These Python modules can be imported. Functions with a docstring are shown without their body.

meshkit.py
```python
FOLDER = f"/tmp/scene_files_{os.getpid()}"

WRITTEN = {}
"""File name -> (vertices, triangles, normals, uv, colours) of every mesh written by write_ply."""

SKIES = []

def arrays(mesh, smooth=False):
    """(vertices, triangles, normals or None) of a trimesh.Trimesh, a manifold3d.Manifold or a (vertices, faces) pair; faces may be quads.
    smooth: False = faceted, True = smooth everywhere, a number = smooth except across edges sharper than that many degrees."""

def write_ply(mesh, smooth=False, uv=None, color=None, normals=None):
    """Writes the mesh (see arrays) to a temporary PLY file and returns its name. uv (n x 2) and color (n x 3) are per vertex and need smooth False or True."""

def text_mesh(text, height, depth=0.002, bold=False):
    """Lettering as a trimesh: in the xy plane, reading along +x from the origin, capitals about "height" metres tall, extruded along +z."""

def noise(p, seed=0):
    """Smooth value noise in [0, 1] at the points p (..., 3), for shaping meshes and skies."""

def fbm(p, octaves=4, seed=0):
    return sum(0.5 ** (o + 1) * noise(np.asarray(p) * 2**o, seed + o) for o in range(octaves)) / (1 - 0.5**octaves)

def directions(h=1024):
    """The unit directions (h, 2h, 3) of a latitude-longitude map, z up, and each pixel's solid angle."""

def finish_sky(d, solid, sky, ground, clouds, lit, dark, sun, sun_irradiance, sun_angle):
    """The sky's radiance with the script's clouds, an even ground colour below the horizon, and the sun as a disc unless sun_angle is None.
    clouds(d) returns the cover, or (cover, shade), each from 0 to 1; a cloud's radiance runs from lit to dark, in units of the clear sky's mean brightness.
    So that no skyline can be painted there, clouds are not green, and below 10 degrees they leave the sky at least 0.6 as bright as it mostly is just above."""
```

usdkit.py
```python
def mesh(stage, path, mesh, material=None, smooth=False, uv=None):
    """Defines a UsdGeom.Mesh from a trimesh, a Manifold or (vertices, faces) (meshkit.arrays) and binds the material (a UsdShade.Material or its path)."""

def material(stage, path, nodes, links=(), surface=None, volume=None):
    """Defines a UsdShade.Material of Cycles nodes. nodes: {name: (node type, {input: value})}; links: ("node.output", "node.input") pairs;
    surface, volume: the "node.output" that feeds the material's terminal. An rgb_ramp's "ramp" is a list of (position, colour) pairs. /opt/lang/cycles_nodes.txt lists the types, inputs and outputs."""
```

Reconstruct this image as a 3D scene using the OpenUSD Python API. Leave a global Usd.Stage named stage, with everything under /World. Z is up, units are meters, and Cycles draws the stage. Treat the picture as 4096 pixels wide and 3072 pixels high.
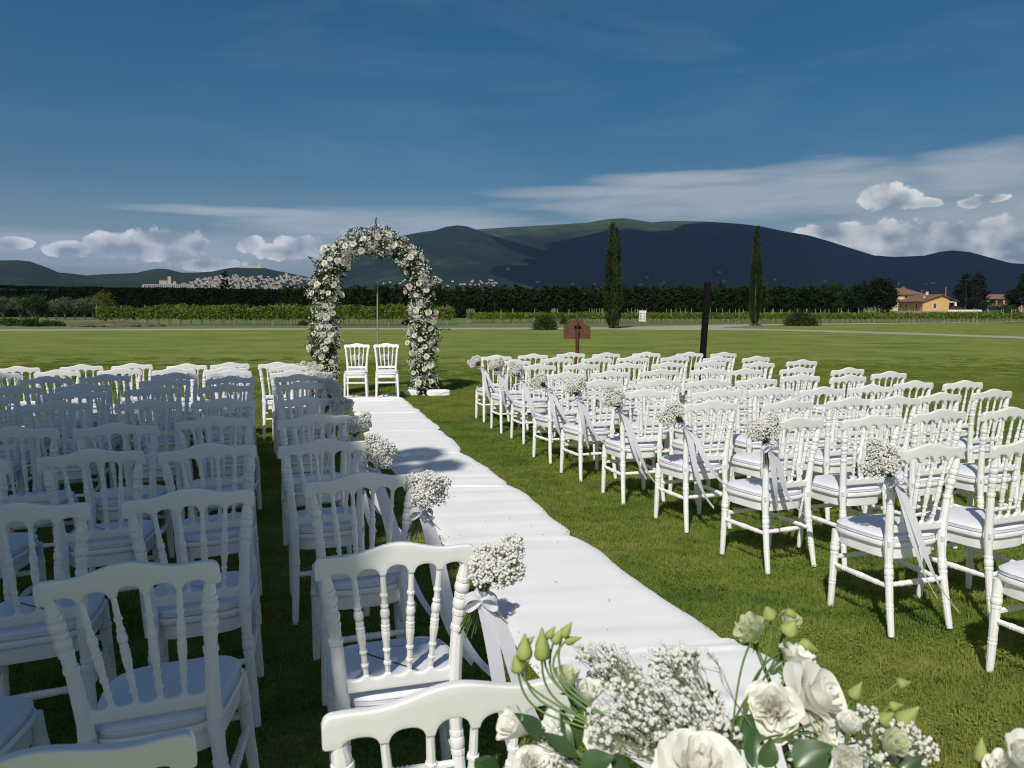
import math, random
import numpy as np, trimesh, shapely, shapely.geometry as sg
import usdkit, meshkit
from pxr import Usd, UsdGeom, UsdLux, UsdShade, Gf, Sdf, Vt

stage = Usd.Stage.CreateInMemory()
UsdGeom.SetStageUpAxis(stage, 'Z'); UsdGeom.SetStageMetersPerUnit(stage, 1.0)
UsdGeom.Xform.Define(stage, '/World'); UsdGeom.Scope.Define(stage, '/World/Looks')
rng = np.random.default_rng(7); random.seed(7)
PI = math.pi

# ------------------------------------------------------------------ camera, sky, sun, exposure
CAM_H, FPX, HORIZON = 1.545, 3150.0, 1231.0
PITCH = math.atan((1536 - HORIZON) / FPX)
cam = UsdGeom.Camera.Define(stage, '/World/camera')
cam.CreateHorizontalApertureAttr(36.0); cam.CreateVerticalApertureAttr(27.0)
cam.CreateFocalLengthAttr(36.0 * FPX / 4096); cam.CreateClippingRangeAttr((0.05, 100000.0))
cam.AddTranslateOp().Set((0, 0, CAM_H)); cam.AddRotateXOp().Set(90 - math.degrees(PITCH))
cam.CreateExposureAttr(0.33); cam.CreateFStopAttr(12.0); cam.CreateFocusDistanceAttr(7.0)

SUN_EL, SHADOW_AZ = math.radians(43), math.radians(18)
sun_dir = np.array([-math.sin(SHADOW_AZ) * math.cos(SUN_EL), -math.cos(SHADOW_AZ) * math.cos(SUN_EL), math.sin(SUN_EL)])
sun = UsdLux.DistantLight.Define(stage, '/World/sun')
sun.CreateIntensityAttr(0.80); sun.CreateAngleAttr(0.5); sun.CreateNormalizeAttr(True); sun.CreateColorAttr((1.0, 0.95, 0.86))
sun.AddRotateZOp().Set(-math.degrees(SHADOW_AZ)); sun.AddRotateXOp().Set(90 - math.degrees(SUN_EL))
SKY_STRENGTH = 0.075
HAZE = 3.6e-5


def px_az(px): return math.atan((px - 2048) / FPX)
def px_el(px, py):
    d = (px - 2048) / FPX, (1536 - py) / FPX
    y, z = math.cos(PITCH) + d[1] * math.sin(PITCH), -math.sin(PITCH) + d[1] * math.cos(PITCH)
    return math.atan2(z, math.hypot(d[0], y))


def sky_material():
    n, l, c = {}, [], [0]

    def node(kind, links=(), **inp):
        c[0] += 1
        name = f'k{c[0]}'; n[name] = (kind, inp)
        for sock, src in dict(links).items(): l.append((src, f'{name}.{sock}'))
        return name

    def m(op, a, b=None, cc=None, clamp=False):
        inp, ln = {'math_type': op}, {}
        if clamp: inp['use_clamp'] = True
        for key, v in (('value1', a), ('value2', b), ('value3', cc)):
            if isinstance(v, str): ln[key] = v
            elif v is not None: inp[key] = float(v)
        return node('math', ln, **inp) + '.value'
    tc = node('texture_coordinate')
    d = tc + '.generated'
    s = node('separate_xyz', {'vector': d})
    az, el = m('arctan2', s + '.x', s + '.y'), m('arcsine', s + '.z')
    flat = node('combine_xyz', {'x': az, 'y': el}) + '.vector'

    def noise(sx, sy, scale, detail=6, rough=.55, off=0.0, dist=0.0):
        mp = node('mapping', {'vector': flat}, scale=(sx, sy, 1), location=(off, off * .7, off * .3))
        return node('noise_texture', {'vector': mp + '.vector'}, scale=scale, detail=float(detail), roughness=rough, distortion=dist) + '.fac'

    def blobs(lst, flat_base=False):
        """greatest of 1 - r^2 over ellipses given in pixels of the photograph: where the photograph shows clouds"""
        out = None
        for px, py, rx, ry in lst:
            a0, e0 = px_az(px), px_el(px, py)
            dx = m('divide', m('subtract', az, a0), rx / FPX)
            dy = m('divide', m('subtract', el, e0), ry / FPX)
            r = m('subtract', 1.0, m('add', m('multiply', dx, dx), m('multiply', dy, dy)))
            out = r if out is None else m('maximum', out, r)
        return out
    # thin high cloud, streaked
    wisp_shape = blobs([(2900, 800, 900, 110), (2450, 768, 620, 34), (2750, 720, 500, 40), (3300, 770, 500, 130), (3900, 700, 330, 120), (1600, 905, 800, 80), (1000, 848, 520, 24), (4100, 880, 900, 180), (600, 1000, 1500, 90)])
    streak = noise(3.0, 22.0, 2.6, 7, .6, 1.3, .6)
    wisp = m('multiply', m('add', m('multiply', wisp_shape, 1.3), m('multiply', m('subtract', streak, .5), 2.0)), .80, clamp=True)
    faint = m('multiply', m('subtract', noise(2.2, 9.0, 1.3, 5, .6, 4.1, .8), .47), 1.1, clamp=True)
    # heaped cloud
    heap_l = [(470, 990, 100, 58), (690, 962, 150, 58), (600, 1000, 170, 48), (790, 985, 95, 46), (300, 1000, 90, 32), (400, 968, 45, 30), (60, 975, 75, 26), (1010, 980, 55, 40), (1230, 985, 110, 50), (1150, 1010, 130, 36), (860, 1060, 160, 30),
              (3500, 790, 85, 55), (3570, 800, 75, 45), (3640, 815, 90, 20), (3915, 795, 70, 18), (3850, 815, 45, 18),
              (3300, 935, 130, 45), (3520, 945, 220, 65), (3800, 935, 250, 55), (4050, 960, 220, 110), (3620, 1010, 330, 60), (4020, 1030, 120, 30)]
    heap_shape = blobs(heap_l)
    lump = noise(1.0, 1.25, 26.0, 10, .60, 2.2, .15)
    fine = noise(1.0, 1.15, 75.0, 5, .6, 7.7, .2)
    heap = m('multiply', m('add', m('add', m('multiply', heap_shape, .8), m('multiply', m('subtract', lump, .56), 2.8)), m('multiply', m('subtract', fine, .5), 1.1)), 4.2, clamp=True)
    lump_up = noise(1.0, 1.25, 26.0, 3, .5, 2.2, .15)
    edge = m('subtract', 1.0, m('multiply', heap_shape, .9), clamp=True)
    lit = m('add', m('multiply', edge, .75), m('multiply', m('subtract', lump_up, .46), 2.8), clamp=True)
    sky = node('sky_texture', sky_type='single_scattering', sun_disc=False, sun_elevation=SUN_EL, sun_rotation=math.atan2(sun_dir[0], sun_dir[1]), altitude=300.0, air_density=1.0, aerosol_density=1.8, ozone_density=3.0)
    deep = node('hsv', {'color': sky + '.color'}, hue=0.493, saturation=SKY_SAT, value=SKY_VAL, fac=1.0)
    grey = node('color', value=tuple(SKY_CLOUD * x for x in (.60, .72, .84)))
    white = node('color', value=tuple(SKY_CLOUD * x for x in (2.2, 2.17, 2.14)))
    veil = node('color', value=tuple(SKY_CLOUD * x for x in (.98, 1.10, 1.22)))
    a = node('mix', {'color1': deep + '.color', 'color2': veil + '.color', 'fac': m('maximum', m('maximum', m('multiply', wisp, .85), m('multiply', m('subtract', 1.0, m('divide', el, .15), clamp=True), .42)), m('multiply', faint, .30))})
    hc = node('mix', {'color1': grey + '.color', 'color2': white + '.color', 'fac': lit})
    b = node('mix', {'color1': a + '.color', 'color2': hc + '.color', 'fac': m('multiply', heap, .78)})
    bg = node('background_shader', {'color': b + '.color'}, strength=SKY_STRENGTH)
    return usdkit.material(stage, '/World/Looks/sky', n, l, surface=bg + '.background')


SKY_SAT, SKY_VAL, SKY_CLOUD = 1.42, 0.58, 4.9
dome = UsdLux.DomeLight.Define(stage, '/World/sky')
UsdShade.MaterialBindingAPI.Apply(dome.GetPrim()).Bind(sky_material())
dome.GetPrim().SetCustomDataByKey('kind', 'structure')

# ------------------------------------------------------------------ pixel -> place
_f = np.array([0, math.cos(PITCH), -math.sin(PITCH)]); _u = np.array([0, math.sin(PITCH), math.cos(PITCH)])


def ray(px, py): return np.array([(px - 2048) / FPX, 0, 0]) + _u * ((1536 - py) / FPX) + _f
def at(px, py, z=0.0):
    r = ray(px, py); return np.array([0, 0, CAM_H]) + r * ((z - CAM_H) / r[2])
def on(px, py, y):
    r = ray(px, py); return np.array([0, 0, CAM_H]) + r * (y / r[1])


AISLE = math.radians(16.2)
UU = np.array([-math.sin(AISLE), math.cos(AISLE)]); VV = np.array([math.cos(AISLE), math.sin(AISLE)]); OO = np.array([.55, 3.87])
def uv(u, v): return OO + u * UU + v * VV

# ------------------------------------------------------------------ helpers
_taken = {}


def numbered(parent, name):
    k = _taken.get((parent, name), 0); _taken[(parent, name)] = k + 1
    return f'{parent}/{name}' + (f'_{k:03d}' if k else '')


def tag(prim, label=None, category=None, group=None, kind=None):
    for k, v in (('label', label), ('category', category), ('group', group), ('kind', kind)):
        if v: prim.SetCustomDataByKey(k, v)
    return prim


def thing(name, label, category, loc=(0, 0, 0), rotz=0.0, group=None, scale=None, tilt=None):
    x = UsdGeom.Xform.Define(stage, numbered('/World', name))
    x.AddTranslateOp().Set(tuple(map(float, loc))); x.AddRotateZOp().Set(float(rotz))
    if tilt is not None: x.AddRotateXOp().Set(float(tilt[0])); x.AddRotateYOp().Set(float(tilt[1]))
    if scale is not None: x.AddScaleOp().Set(tuple(map(float, scale)))
    return tag(x.GetPrim(), label, category, group)


def copy_of(proto, name, label, category, loc, rotz, group=None, scale=None, tilt=None):
    r = thing(name, label, category, loc, rotz, group, scale, tilt)
    r.GetReferences().AddInternalReference(proto.GetPath()); r.SetInstanceable(True)
    return r


def put(name, mesh, mat, parent=None, smooth=False, label=None, kind=None):
    path = numbered(str(parent.GetPath()) if parent else '/World', name)
    p = usdkit.mesh(stage, path, mesh, mat, smooth=smooth).GetPrim()
    return tag(p, label, None, None, kind)


class MB:
    def __init__(self): self.v, self.f, self.n = [], [], 0
    def add(self, v, f):
        v = np.asarray(v, float); f = np.asarray(f, int)
        if f.shape[1] == 4: f = np.vstack([f[:, [0, 1, 2]], f[:, [0, 2, 3]]])
        self.v.append(v); self.f.append(f + self.n); self.n += len(v); return self
    def mesh(self): return np.vstack(self.v), np.vstack(self.f)
    def box(self, c, s, rz=0.0):
        b = trimesh.creation.box(s); v = np.array(b.vertices)
        if rz: cs, sn = math.cos(rz), math.sin(rz); v = v @ np.array([[cs, sn, 0], [-sn, cs, 0], [0, 0, 1]])
        return self.add(v + np.asarray(c), b.faces)
    def tube(self, *a, **k): return self.add(*tube(*a, **k))


def tube(P, R, sides=8, cap=True):
    P = np.asarray(P, float); R = np.broadcast_to(np.asarray(R, float), (len(P),))
    T = np.gradient(P, axis=0); T /= np.linalg.norm(T, axis=1, keepdims=True) + 1e-12
    ref = np.array([0, 1.0, 0]) if abs(T[:, 1]).mean() < .7 else np.array([1.0, 0, 0])
    A = np.cross(ref, T); A /= np.linalg.norm(A, axis=1, keepdims=True) + 1e-12
    B = np.cross(T, A); t = np.arange(sides) * 2 * PI / sides
    v = P[:, None] + R[:, None, None] * (np.cos(t)[None, :, None] * A[:, None] + np.sin(t)[None, :, None] * B[:, None])
    i, j = np.meshgrid(np.arange(len(P) - 1), np.arange(sides), indexing='ij')
    q = np.stack([i * sides + j, i * sides + (j + 1) % sides, (i + 1) * sides + (j + 1) % sides, (i + 1) * sides + j], -1).reshape(-1, 4)
    f = np.vstack([q[:, [0, 1, 2]], q[:, [0, 2, 3]]]); v = v.reshape(-1, 3)
    if cap:
        a, b = len(v), len(v) + 1; v = np.vstack([v, P[:1], P[-1:]]); k = np.arange(sides); e = (len(P) - 1) * sides
        f = np.vstack([f, np.stack([np.full(sides, a), (k + 1) % sides, k], 1), np.stack([np.full(sides, b), e + k, e + (k + 1) % sides], 1)])
    return v, f


def slab(outline, layers):
    """A flat piece with rounded edges: outline (n x 2, counter-clockwise), layers [(inset, height)] from bottom to top."""
    o = np.asarray(outline, float); n = len(o)
    e = np.roll(o, -1, 0) - np.roll(o, 1, 0); nr = np.stack([-e[:, 1], e[:, 0]], 1); nr /= np.linalg.norm(nr, axis=1, keepdims=True) + 1e-12
    v = np.vstack([np.column_stack([o + nr * i, np.full(n, h)]) for i, h in layers])
    k = np.arange(n); f = []
    for a in range(len(layers) - 1):
        f += [np.stack([a * n + k, a * n + (k + 1) % n, (a + 1) * n + (k + 1) % n], 1), np.stack([a * n + k, (a + 1) * n + (k + 1) % n, (a + 1) * n + k], 1)]
    tri = earcut(o + nr * layers[0][0]); f.append(tri[:, ::-1]); f.append(earcut(o + nr * layers[-1][0]) + (len(layers) - 1) * n)
    return v, np.vstack(f)


def earcut(o):
    import mapbox_earcut as me
    t = me.triangulate_float64(np.ascontiguousarray(o, float), np.array([len(o)], np.uint32)).reshape(-1, 3).astype(int)
    a = o[t]; s = np.cross(a[:, 1] - a[:, 0], a[:, 2] - a[:, 0]); t[s < 0] = t[s < 0][:, ::-1]
    return t


def unit(a): a = np.asarray(a, float); return a / (np.linalg.norm(a, axis=-1, keepdims=True) + 1e-12)


def leaves(P, size, rng, direction=None, spread=1.0, aspect=.45, fold=.15):
    """One folded diamond leaf at each point."""
    n = len(P); d = rng.normal(size=(n, 3))
    if direction is not None: d = np.asarray(direction) + d * spread
    d = unit(d); s = unit(np.cross(d, rng.normal(size=(n, 3)))); u = np.cross(s, d)
    L = (np.broadcast_to(size, (n,)) * rng.uniform(.7, 1.3, n))[:, None]
    v = np.stack([P - d * L * .5, P + s * L * aspect * .5 + u * L * fold * .5, P + d * L * .5 - u * L * fold * .3, P - s * L * aspect * .5 + u * L * fold * .5], 1).reshape(-1, 3)
    k = np.arange(n)[:, None] * 4
    return v, np.vstack([k + [0, 1, 2], k + [0, 2, 3]])


def spread_mesh(P, base_v, base_f, size, rng, turn=True):
    """Copies of a small mesh at the points P, each turned and scaled, as one mesh."""
    n = len(P); size = np.broadcast_to(size, (n,))
    q = unit(rng.normal(size=(n, 4))); w, x, y, z = q.T
    Rm = np.stack([1 - 2 * (y * y + z * z), 2 * (x * y - z * w), 2 * (x * z + y * w), 2 * (x * y + z * w), 1 - 2 * (x * x + z * z), 2 * (y * z - x * w), 2 * (x * z - y * w), 2 * (y * z + x * w), 1 - 2 * (x * x + y * y)], 1).reshape(n, 3, 3)
    v = np.einsum('nij,kj->nki', Rm, base_v) * size[:, None, None] + P[:, None]
    f = (np.arange(n)[:, None, None] * len(base_v) + base_f[None]).reshape(-1, 3)
    return v.reshape(-1, 3), f


# ------------------------------------------------------------------ materials
def mat(name, nodes, links, surface='p.BSDF', volume=None):
    return usdkit.material(stage, f'/World/Looks/{name}', nodes, links, surface=surface, volume=volume)


def plain(name, color, rough=.5, vary=.08, scale=40.0, bump=0.0, bump_scale=None, **kw):
    nodes = {'g': ('geometry', {}), 'o': ('texture_coordinate', {}), 'n': ('noise_texture', {'scale': scale, 'detail': 4.0}),
             'r': ('rgb_ramp', {'ramp': [(.25, tuple(c * (1 - vary) for c in color)), (.75, tuple(min(1, c * (1 + vary)) for c in color))]}),
             'p': ('principled_bsdf', {'roughness': rough, **kw})}
    links = [('o.object', 'n.vector'), ('n.fac', 'r.fac'), ('r.color', 'p.base_color')]
    if bump:
        nodes['n2'] = ('noise_texture', {'scale': bump_scale or scale * 4, 'detail': 3.0}); nodes['b'] = ('bump', {'strength': bump, 'distance': .002})
        links += [('o.object', 'n2.vector'), ('n2.fac', 'b.height'), ('b.normal', 'p.normal')]
    return mat(name, nodes, links)


def leafy(name, dark, light, trans=.35, rough=.6, spec=.25, world_scale=.6):
    """Leaves: each leaf its own tone, clumps lighter and darker, some light through."""
    nodes = {'g': ('geometry', {}), 'n': ('noise_texture', {'scale': world_scale, 'detail': 3.0}), 'a': ('math', {'math_type': 'multiply_add', 'value2': .6, 'value3': -.05}), 's': ('math', {'math_type': 'add'}), 'h': ('math', {'math_type': 'multiply', 'value2': .55}),
             'r': ('rgb_ramp', {'ramp': [(.15, dark), (.8, light)]}), 'p': ('principled_bsdf', {'roughness': rough, 'specular_ior_level': spec}),
             't': ('translucent_bsdf', {}), 'm': ('mix_closure', {'fac': trans})}
    links = [('g.random_per_island', 'h.value1'), ('g.position', 'n.vector'), ('n.fac', 'a.value1'), ('a.value', 's.value1'), ('h.value', 's.value2'), ('s.value', 'r.fac'), ('r.color', 'p.base_color'), ('r.color', 't.color'), ('p.BSDF', 'm.closure1'), ('t.BSDF', 'm.closure2')]
    return mat(name, nodes, links, surface='m.closure')


def soft(name, color, trans=.3, rough=.6, vary=.1, scale=60.0):
    """Thin cloth or petals: part of the light passes."""
    nodes = {'g': ('geometry', {}), 'o': ('texture_coordinate', {}), 'n': ('noise_texture', {'scale': scale, 'detail': 3.0}),
             'r': ('rgb_ramp', {'ramp': [(.25, tuple(c * (1 - vary) for c in color)), (.75, color)]}),
             'p': ('principled_bsdf', {'roughness': rough, 'specular_ior_level': .3}), 't': ('translucent_bsdf', {}), 'm': ('mix_closure', {'fac': trans})}
    links = [('o.object', 'n.vector'), ('n.fac', 'r.fac'), ('r.color', 'p.base_color'), ('r.color', 't.color'), ('p.BSDF', 'm.closure1'), ('t.BSDF', 'm.closure2')]
    return mat(name, nodes, links, surface='m.closure')


M = {}
M['chair'] = mat('white_lacquer', {'o': ('texture_coordinate', {}), 'i': ('object_info', {}), 'n': ('noise_texture', {'scale': 22.0, 'detail': 5.0, 'roughness': .65}), 'n2': ('noise_texture', {'scale': 320.0, 'detail': 3.0}), 'a': ('math', {'math_type': 'multiply_add', 'value2': .35, 'value3': .12}), 's': ('math', {'math_type': 'add'}),
    'r': ('rgb_ramp', {'ramp': [(.18, (.72, .71, .67)), (.40, (.82, .815, .79)), (.8, (.86, .855, .835))]}), 'rr': ('map_range', {'from_min': .3, 'from_max': .7, 'to_min': .30, 'to_max': .52}), 'b': ('bump', {'strength': .14, 'distance': .002}), 'p': ('principled_bsdf', {'roughness': .4})},
    [('o.object', 'n.vector'), ('o.object', 'n2.vector'), ('i.random', 'a.value1'), ('n.fac', 's.value1'), ('a.value', 's.value2'), ('s.value', 'r.fac'), ('r.color', 'p.base_color'), ('n.fac', 'rr.value'), ('rr.result', 'p.roughness'), ('n2.fac', 'b.height'), ('b.normal', 'p.normal')])
M['cushion'] = plain('white_cushion_cloth', (.76, .77, .82), rough=.9, vary=.03, scale=60, bump=.3, bump_scale=700, sheen_weight=.2)
M['ribbon'] = soft('white_satin_ribbon', (.80, .80, .86), trans=.25, rough=.35, vary=.04, scale=30)
M['floret'] = soft('gypsophila_white', (.90, .89, .82), trans=.15, rough=.7, vary=.18, scale=90)
M['stem'] = plain('green_stem', (.09, .15, .045), rough=.6, vary=.3)
M['twine'] = plain('jute_twine', (.35, .24, .12), rough=.9)
M['bark'] = plain('tree_bark', (.12, .09, .065), rough=.9, vary=.4, scale=6)


def lawn_material(name, tip=False, g=1.0):
    """Mown grass: patches of fresh green, of olive and of dry straw."""
    nodes = {'g': ('geometry', {}), 'mp': ('mapping', {'scale': (.55, 1.0, 1.0), 'rotation': (0, 0, .3)}),
             'n1': ('noise_texture', {'scale': .55, 'detail': 4.0, 'roughness': .6}), 'n2': ('noise_texture', {'scale': 3.6, 'detail': 6.0, 'roughness': .72}),
             'n3': ('noise_texture', {'scale': 55.0, 'detail': 4.0, 'roughness': .7}),
             'm1': ('mix_float', {'fac': .5}), 'r': ('rgb_ramp', {'ramp': [(p_, tuple(g * c_ for c_ in q_)) for p_, q_ in ((.37, (.052, .091, .018)), (.46, (.104, .143, .026)), (.55, (.152, .170, .036)), (.66, (.230, .207, .074)))]}),
             'r2': ('rgb_ramp', {'ramp': [(.2, (.6, .62, .6)), (.5, (1.0, 1.0, 1.0)), (.85, (1.35, 1.3, 1.25))]}),
             'x': ('mix', {'mix_type': 'multiply', 'fac': 1.0}), 'p': ('principled_bsdf', {'roughness': .75, 'specular_ior_level': .15})}
    links = [('g.position', 'mp.vector'), ('mp.vector', 'n1.vector'), ('mp.vector', 'n2.vector'), ('g.position', 'n3.vector'), ('n1.fac', 'm1.a'), ('n2.fac', 'm1.b'), ('m1.result', 'r.fac'), ('r.color', 'x.color1'), ('r2.color', 'x.color2'), ('x.color', 'p.base_color')]
    if tip:
        links.append(('g.random_per_island', 'r2.fac'))
        nodes['t'] = ('translucent_bsdf', {}); nodes['m'] = ('mix_closure', {'fac': .35}); links += [('x.color', 't.color'), ('p.BSDF', 'm.closure1'), ('t.BSDF', 'm.closure2')]
        return mat(name, nodes, links, surface='m.closure')
    nodes['b'] = ('bump', {'strength': .8, 'distance': .03}); links += [('n3.fac', 'r2.fac'), ('n3.fac', 'b.height'), ('b.normal', 'p.normal')]
    return mat(name, nodes, links)


M['lawn'] = lawn_material('lawn_turf', False, 1.55); M['blade'] = lawn_material('lawn_blades', True, 2.8)

# ------------------------------------------------------------------ the large structure

# lawn and carpet
def sheet(name, pts, z, m, label=None):
    o = np.asarray(pts, float)
    if sg.Polygon(o).exterior.is_ccw is False: o = o[::-1]
    return put(name, (np.column_stack([o, np.full(len(o), z)]), earcut(o)), m, kind='structure', label=label)


def structure(p, label=None): return tag(p, label, None, None, 'structure')


gs = 40000.0
M['field'] = plain('field_grass', (.125, .170, .042), rough=.95, vary=.35, scale=.05)
sheet('ground', [(-gs, -gs), (gs, -gs), (gs, gs), (-gs, gs)], -0.03, M['field'])
sheet('lawn', [(-160, -40), (160, -40), (160, 84), (60, 84), (22, 76), (14, 71), (0, 57.5), (-160, 57.5)], 0.0, M['lawn'])
M['gravel'] = plain('pale_gravel', (.36, .33, .27), rough=.95, vary=.2, scale=2.0)


def strip(name, pts, label=None):
    """pts: (near pixel x, y, far pixel y) of a path's edges in the photograph, laid on the ground."""
    a = [at(x, y0)[:2] for x, y0, y1 in pts]; b = [at(x, y1)[:2] for x, y0, y1 in pts]
    n = len(a); v = np.column_stack([np.vstack([a, b]), np.full(2 * n, .006)]); k = np.arange(n - 1)
    put(name, (v, np.vstack([np.stack([k, k + 1, n + k + 1], 1), np.stack([k, n + k + 1, n + k], 1)])), M['gravel'], kind='structure', label=label)


strip('path', [(-900, 1326.5, 1320.5), (0, 1324.5, 1318.5), (550, 1322, 1316), (1100, 1319.5, 1313.5), (1700, 1318, 1311.5), (2100, 1317.5, 1311), (2450, 1318, 1309), (2650, 1320, 1305.5), (2800, 1321, 1301.5), (2895, 1321.5, 1299)])
strip('path', [(2895, 1321.5, 1311), (3000, 1321, 1314.5), (3250, 1327, 1321), (3500, 1334, 1327), (3800, 1344, 1337), (4096, 1355, 1347), (4700, 1378, 1369)])
strip('path', [(2895, 1309, 1299), (3040, 1302, 1297), (3300, 1298, 1294.5), (3600, 1295, 1291.7), (4096, 1288.8, 1286), (4700, 1282, 1279.5)])

# ---- hills and mountain
M['forest_hill'] = mat('wooded_hill', {'g': ('geometry', {}), 'n': ('noise_texture', {'scale': .0016, 'detail': 6.0, 'roughness': .6}), 'n2': ('noise_texture', {'scale': .045, 'detail': 5.0, 'roughness': .75}), 'mx': ('mix_float', {'fac': .48}),
    'r': ('rgb_ramp', {'ramp': [(.30, (.010, .019, .012)), (.50, (.016, .027, .014)), (.60, (.030, .044, .020)), (.68, (.065, .075, .034))]}), 'd': ('diffuse_bsdf', {})},
    [('g.position', 'n.vector'), ('g.position', 'n2.vector'), ('n.fac', 'mx.a'), ('n2.fac', 'mx.b'), ('mx.result', 'r.fac'), ('r.color', 'd.color')], surface='d.BSDF')
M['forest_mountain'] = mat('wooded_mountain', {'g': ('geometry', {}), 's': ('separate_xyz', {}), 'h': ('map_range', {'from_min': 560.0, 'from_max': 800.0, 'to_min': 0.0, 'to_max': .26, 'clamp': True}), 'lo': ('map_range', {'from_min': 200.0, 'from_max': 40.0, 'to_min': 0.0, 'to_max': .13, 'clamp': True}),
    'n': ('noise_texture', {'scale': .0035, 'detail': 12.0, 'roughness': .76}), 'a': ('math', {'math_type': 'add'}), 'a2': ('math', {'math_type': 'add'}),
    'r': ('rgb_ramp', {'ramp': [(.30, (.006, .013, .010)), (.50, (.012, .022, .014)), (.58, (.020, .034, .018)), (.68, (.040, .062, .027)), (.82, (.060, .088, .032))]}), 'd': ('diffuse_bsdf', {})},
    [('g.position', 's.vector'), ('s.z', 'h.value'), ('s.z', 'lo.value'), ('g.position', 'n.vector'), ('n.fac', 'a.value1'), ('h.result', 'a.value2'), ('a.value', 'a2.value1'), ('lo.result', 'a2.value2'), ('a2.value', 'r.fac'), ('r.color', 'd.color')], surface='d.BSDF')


class Ridge:
    """A ridge seen in the photograph at the pixels pts, standing at a distance, with slopes in front and behind."""
    def __init__(self, pts, ridge, foot, back, rough, seed, power=1.0):
        self.a = np.array([px_az(x) for x, y in pts]); self.h = np.array([CAM_H + ridge * math.tan(px_el(x, y)) for x, y in pts])
        self.ridge, self.foot, self.back, self.rough, self.seed, self.power = ridge, foot, back, rough, seed, power
    def z(self, az, r):
        H = np.interp(az, self.a, self.h); r = np.asarray(r, float)
        s = np.where(r <= self.ridge, np.clip((r - self.foot) / (self.ridge - self.foot), 0, 1) ** self.power, np.clip(1 - (r - self.ridge) / (self.back - self.ridge), 0, 1) ** 1.3)
        x, y = r * np.sin(az), r * np.cos(az)
        nz = meshkit.fbm(np.stack([x / 700, y / 900, np.full_like(x, self.seed * 7.7)], -1), 5, self.seed) - .5
        return H * s + nz * self.rough * np.sin(np.clip(s, 0, 1) * PI) - 3 * (1 - s)
    def build(self, name, mat_, n=300, m=60):
        az = np.linspace(self.a[0], self.a[-1], n); rr = np.concatenate([np.linspace(self.foot - 30, self.ridge, m), np.linspace(self.ridge, self.back, 14)[1:]])
        A, R = np.meshgrid(az, rr, indexing='ij'); Z = self.z(A, R); Z[:, 0] = -25; Z[:, -1] = -25
        k = len(rr); i, j = np.meshgrid(np.arange(n - 1), np.arange(k - 1), indexing='ij')
        q = np.stack([i * k + j, (i + 1) * k + j, (i + 1) * k + j + 1, i * k + j + 1], -1).reshape(-1, 4)
        put(name, (np.stack([R * np.sin(A), R * np.cos(A), Z], -1).reshape(-1, 3), q), mat_, smooth=True, kind='structure')
    def hit(self, px, py):
        az, t = px_az(px), math.tan(px_el(px, py)); r = np.linspace(self.foot, self.ridge, 400); z = self.z(np.full(400, az), r)
        i = np.nonzero(z >= CAM_H + r * t)[0]
        if not len(i): return None
        return np.array([r[i[0]] * math.sin(az), r[i[0]] * math.cos(az), z[i[0]]])


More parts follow.
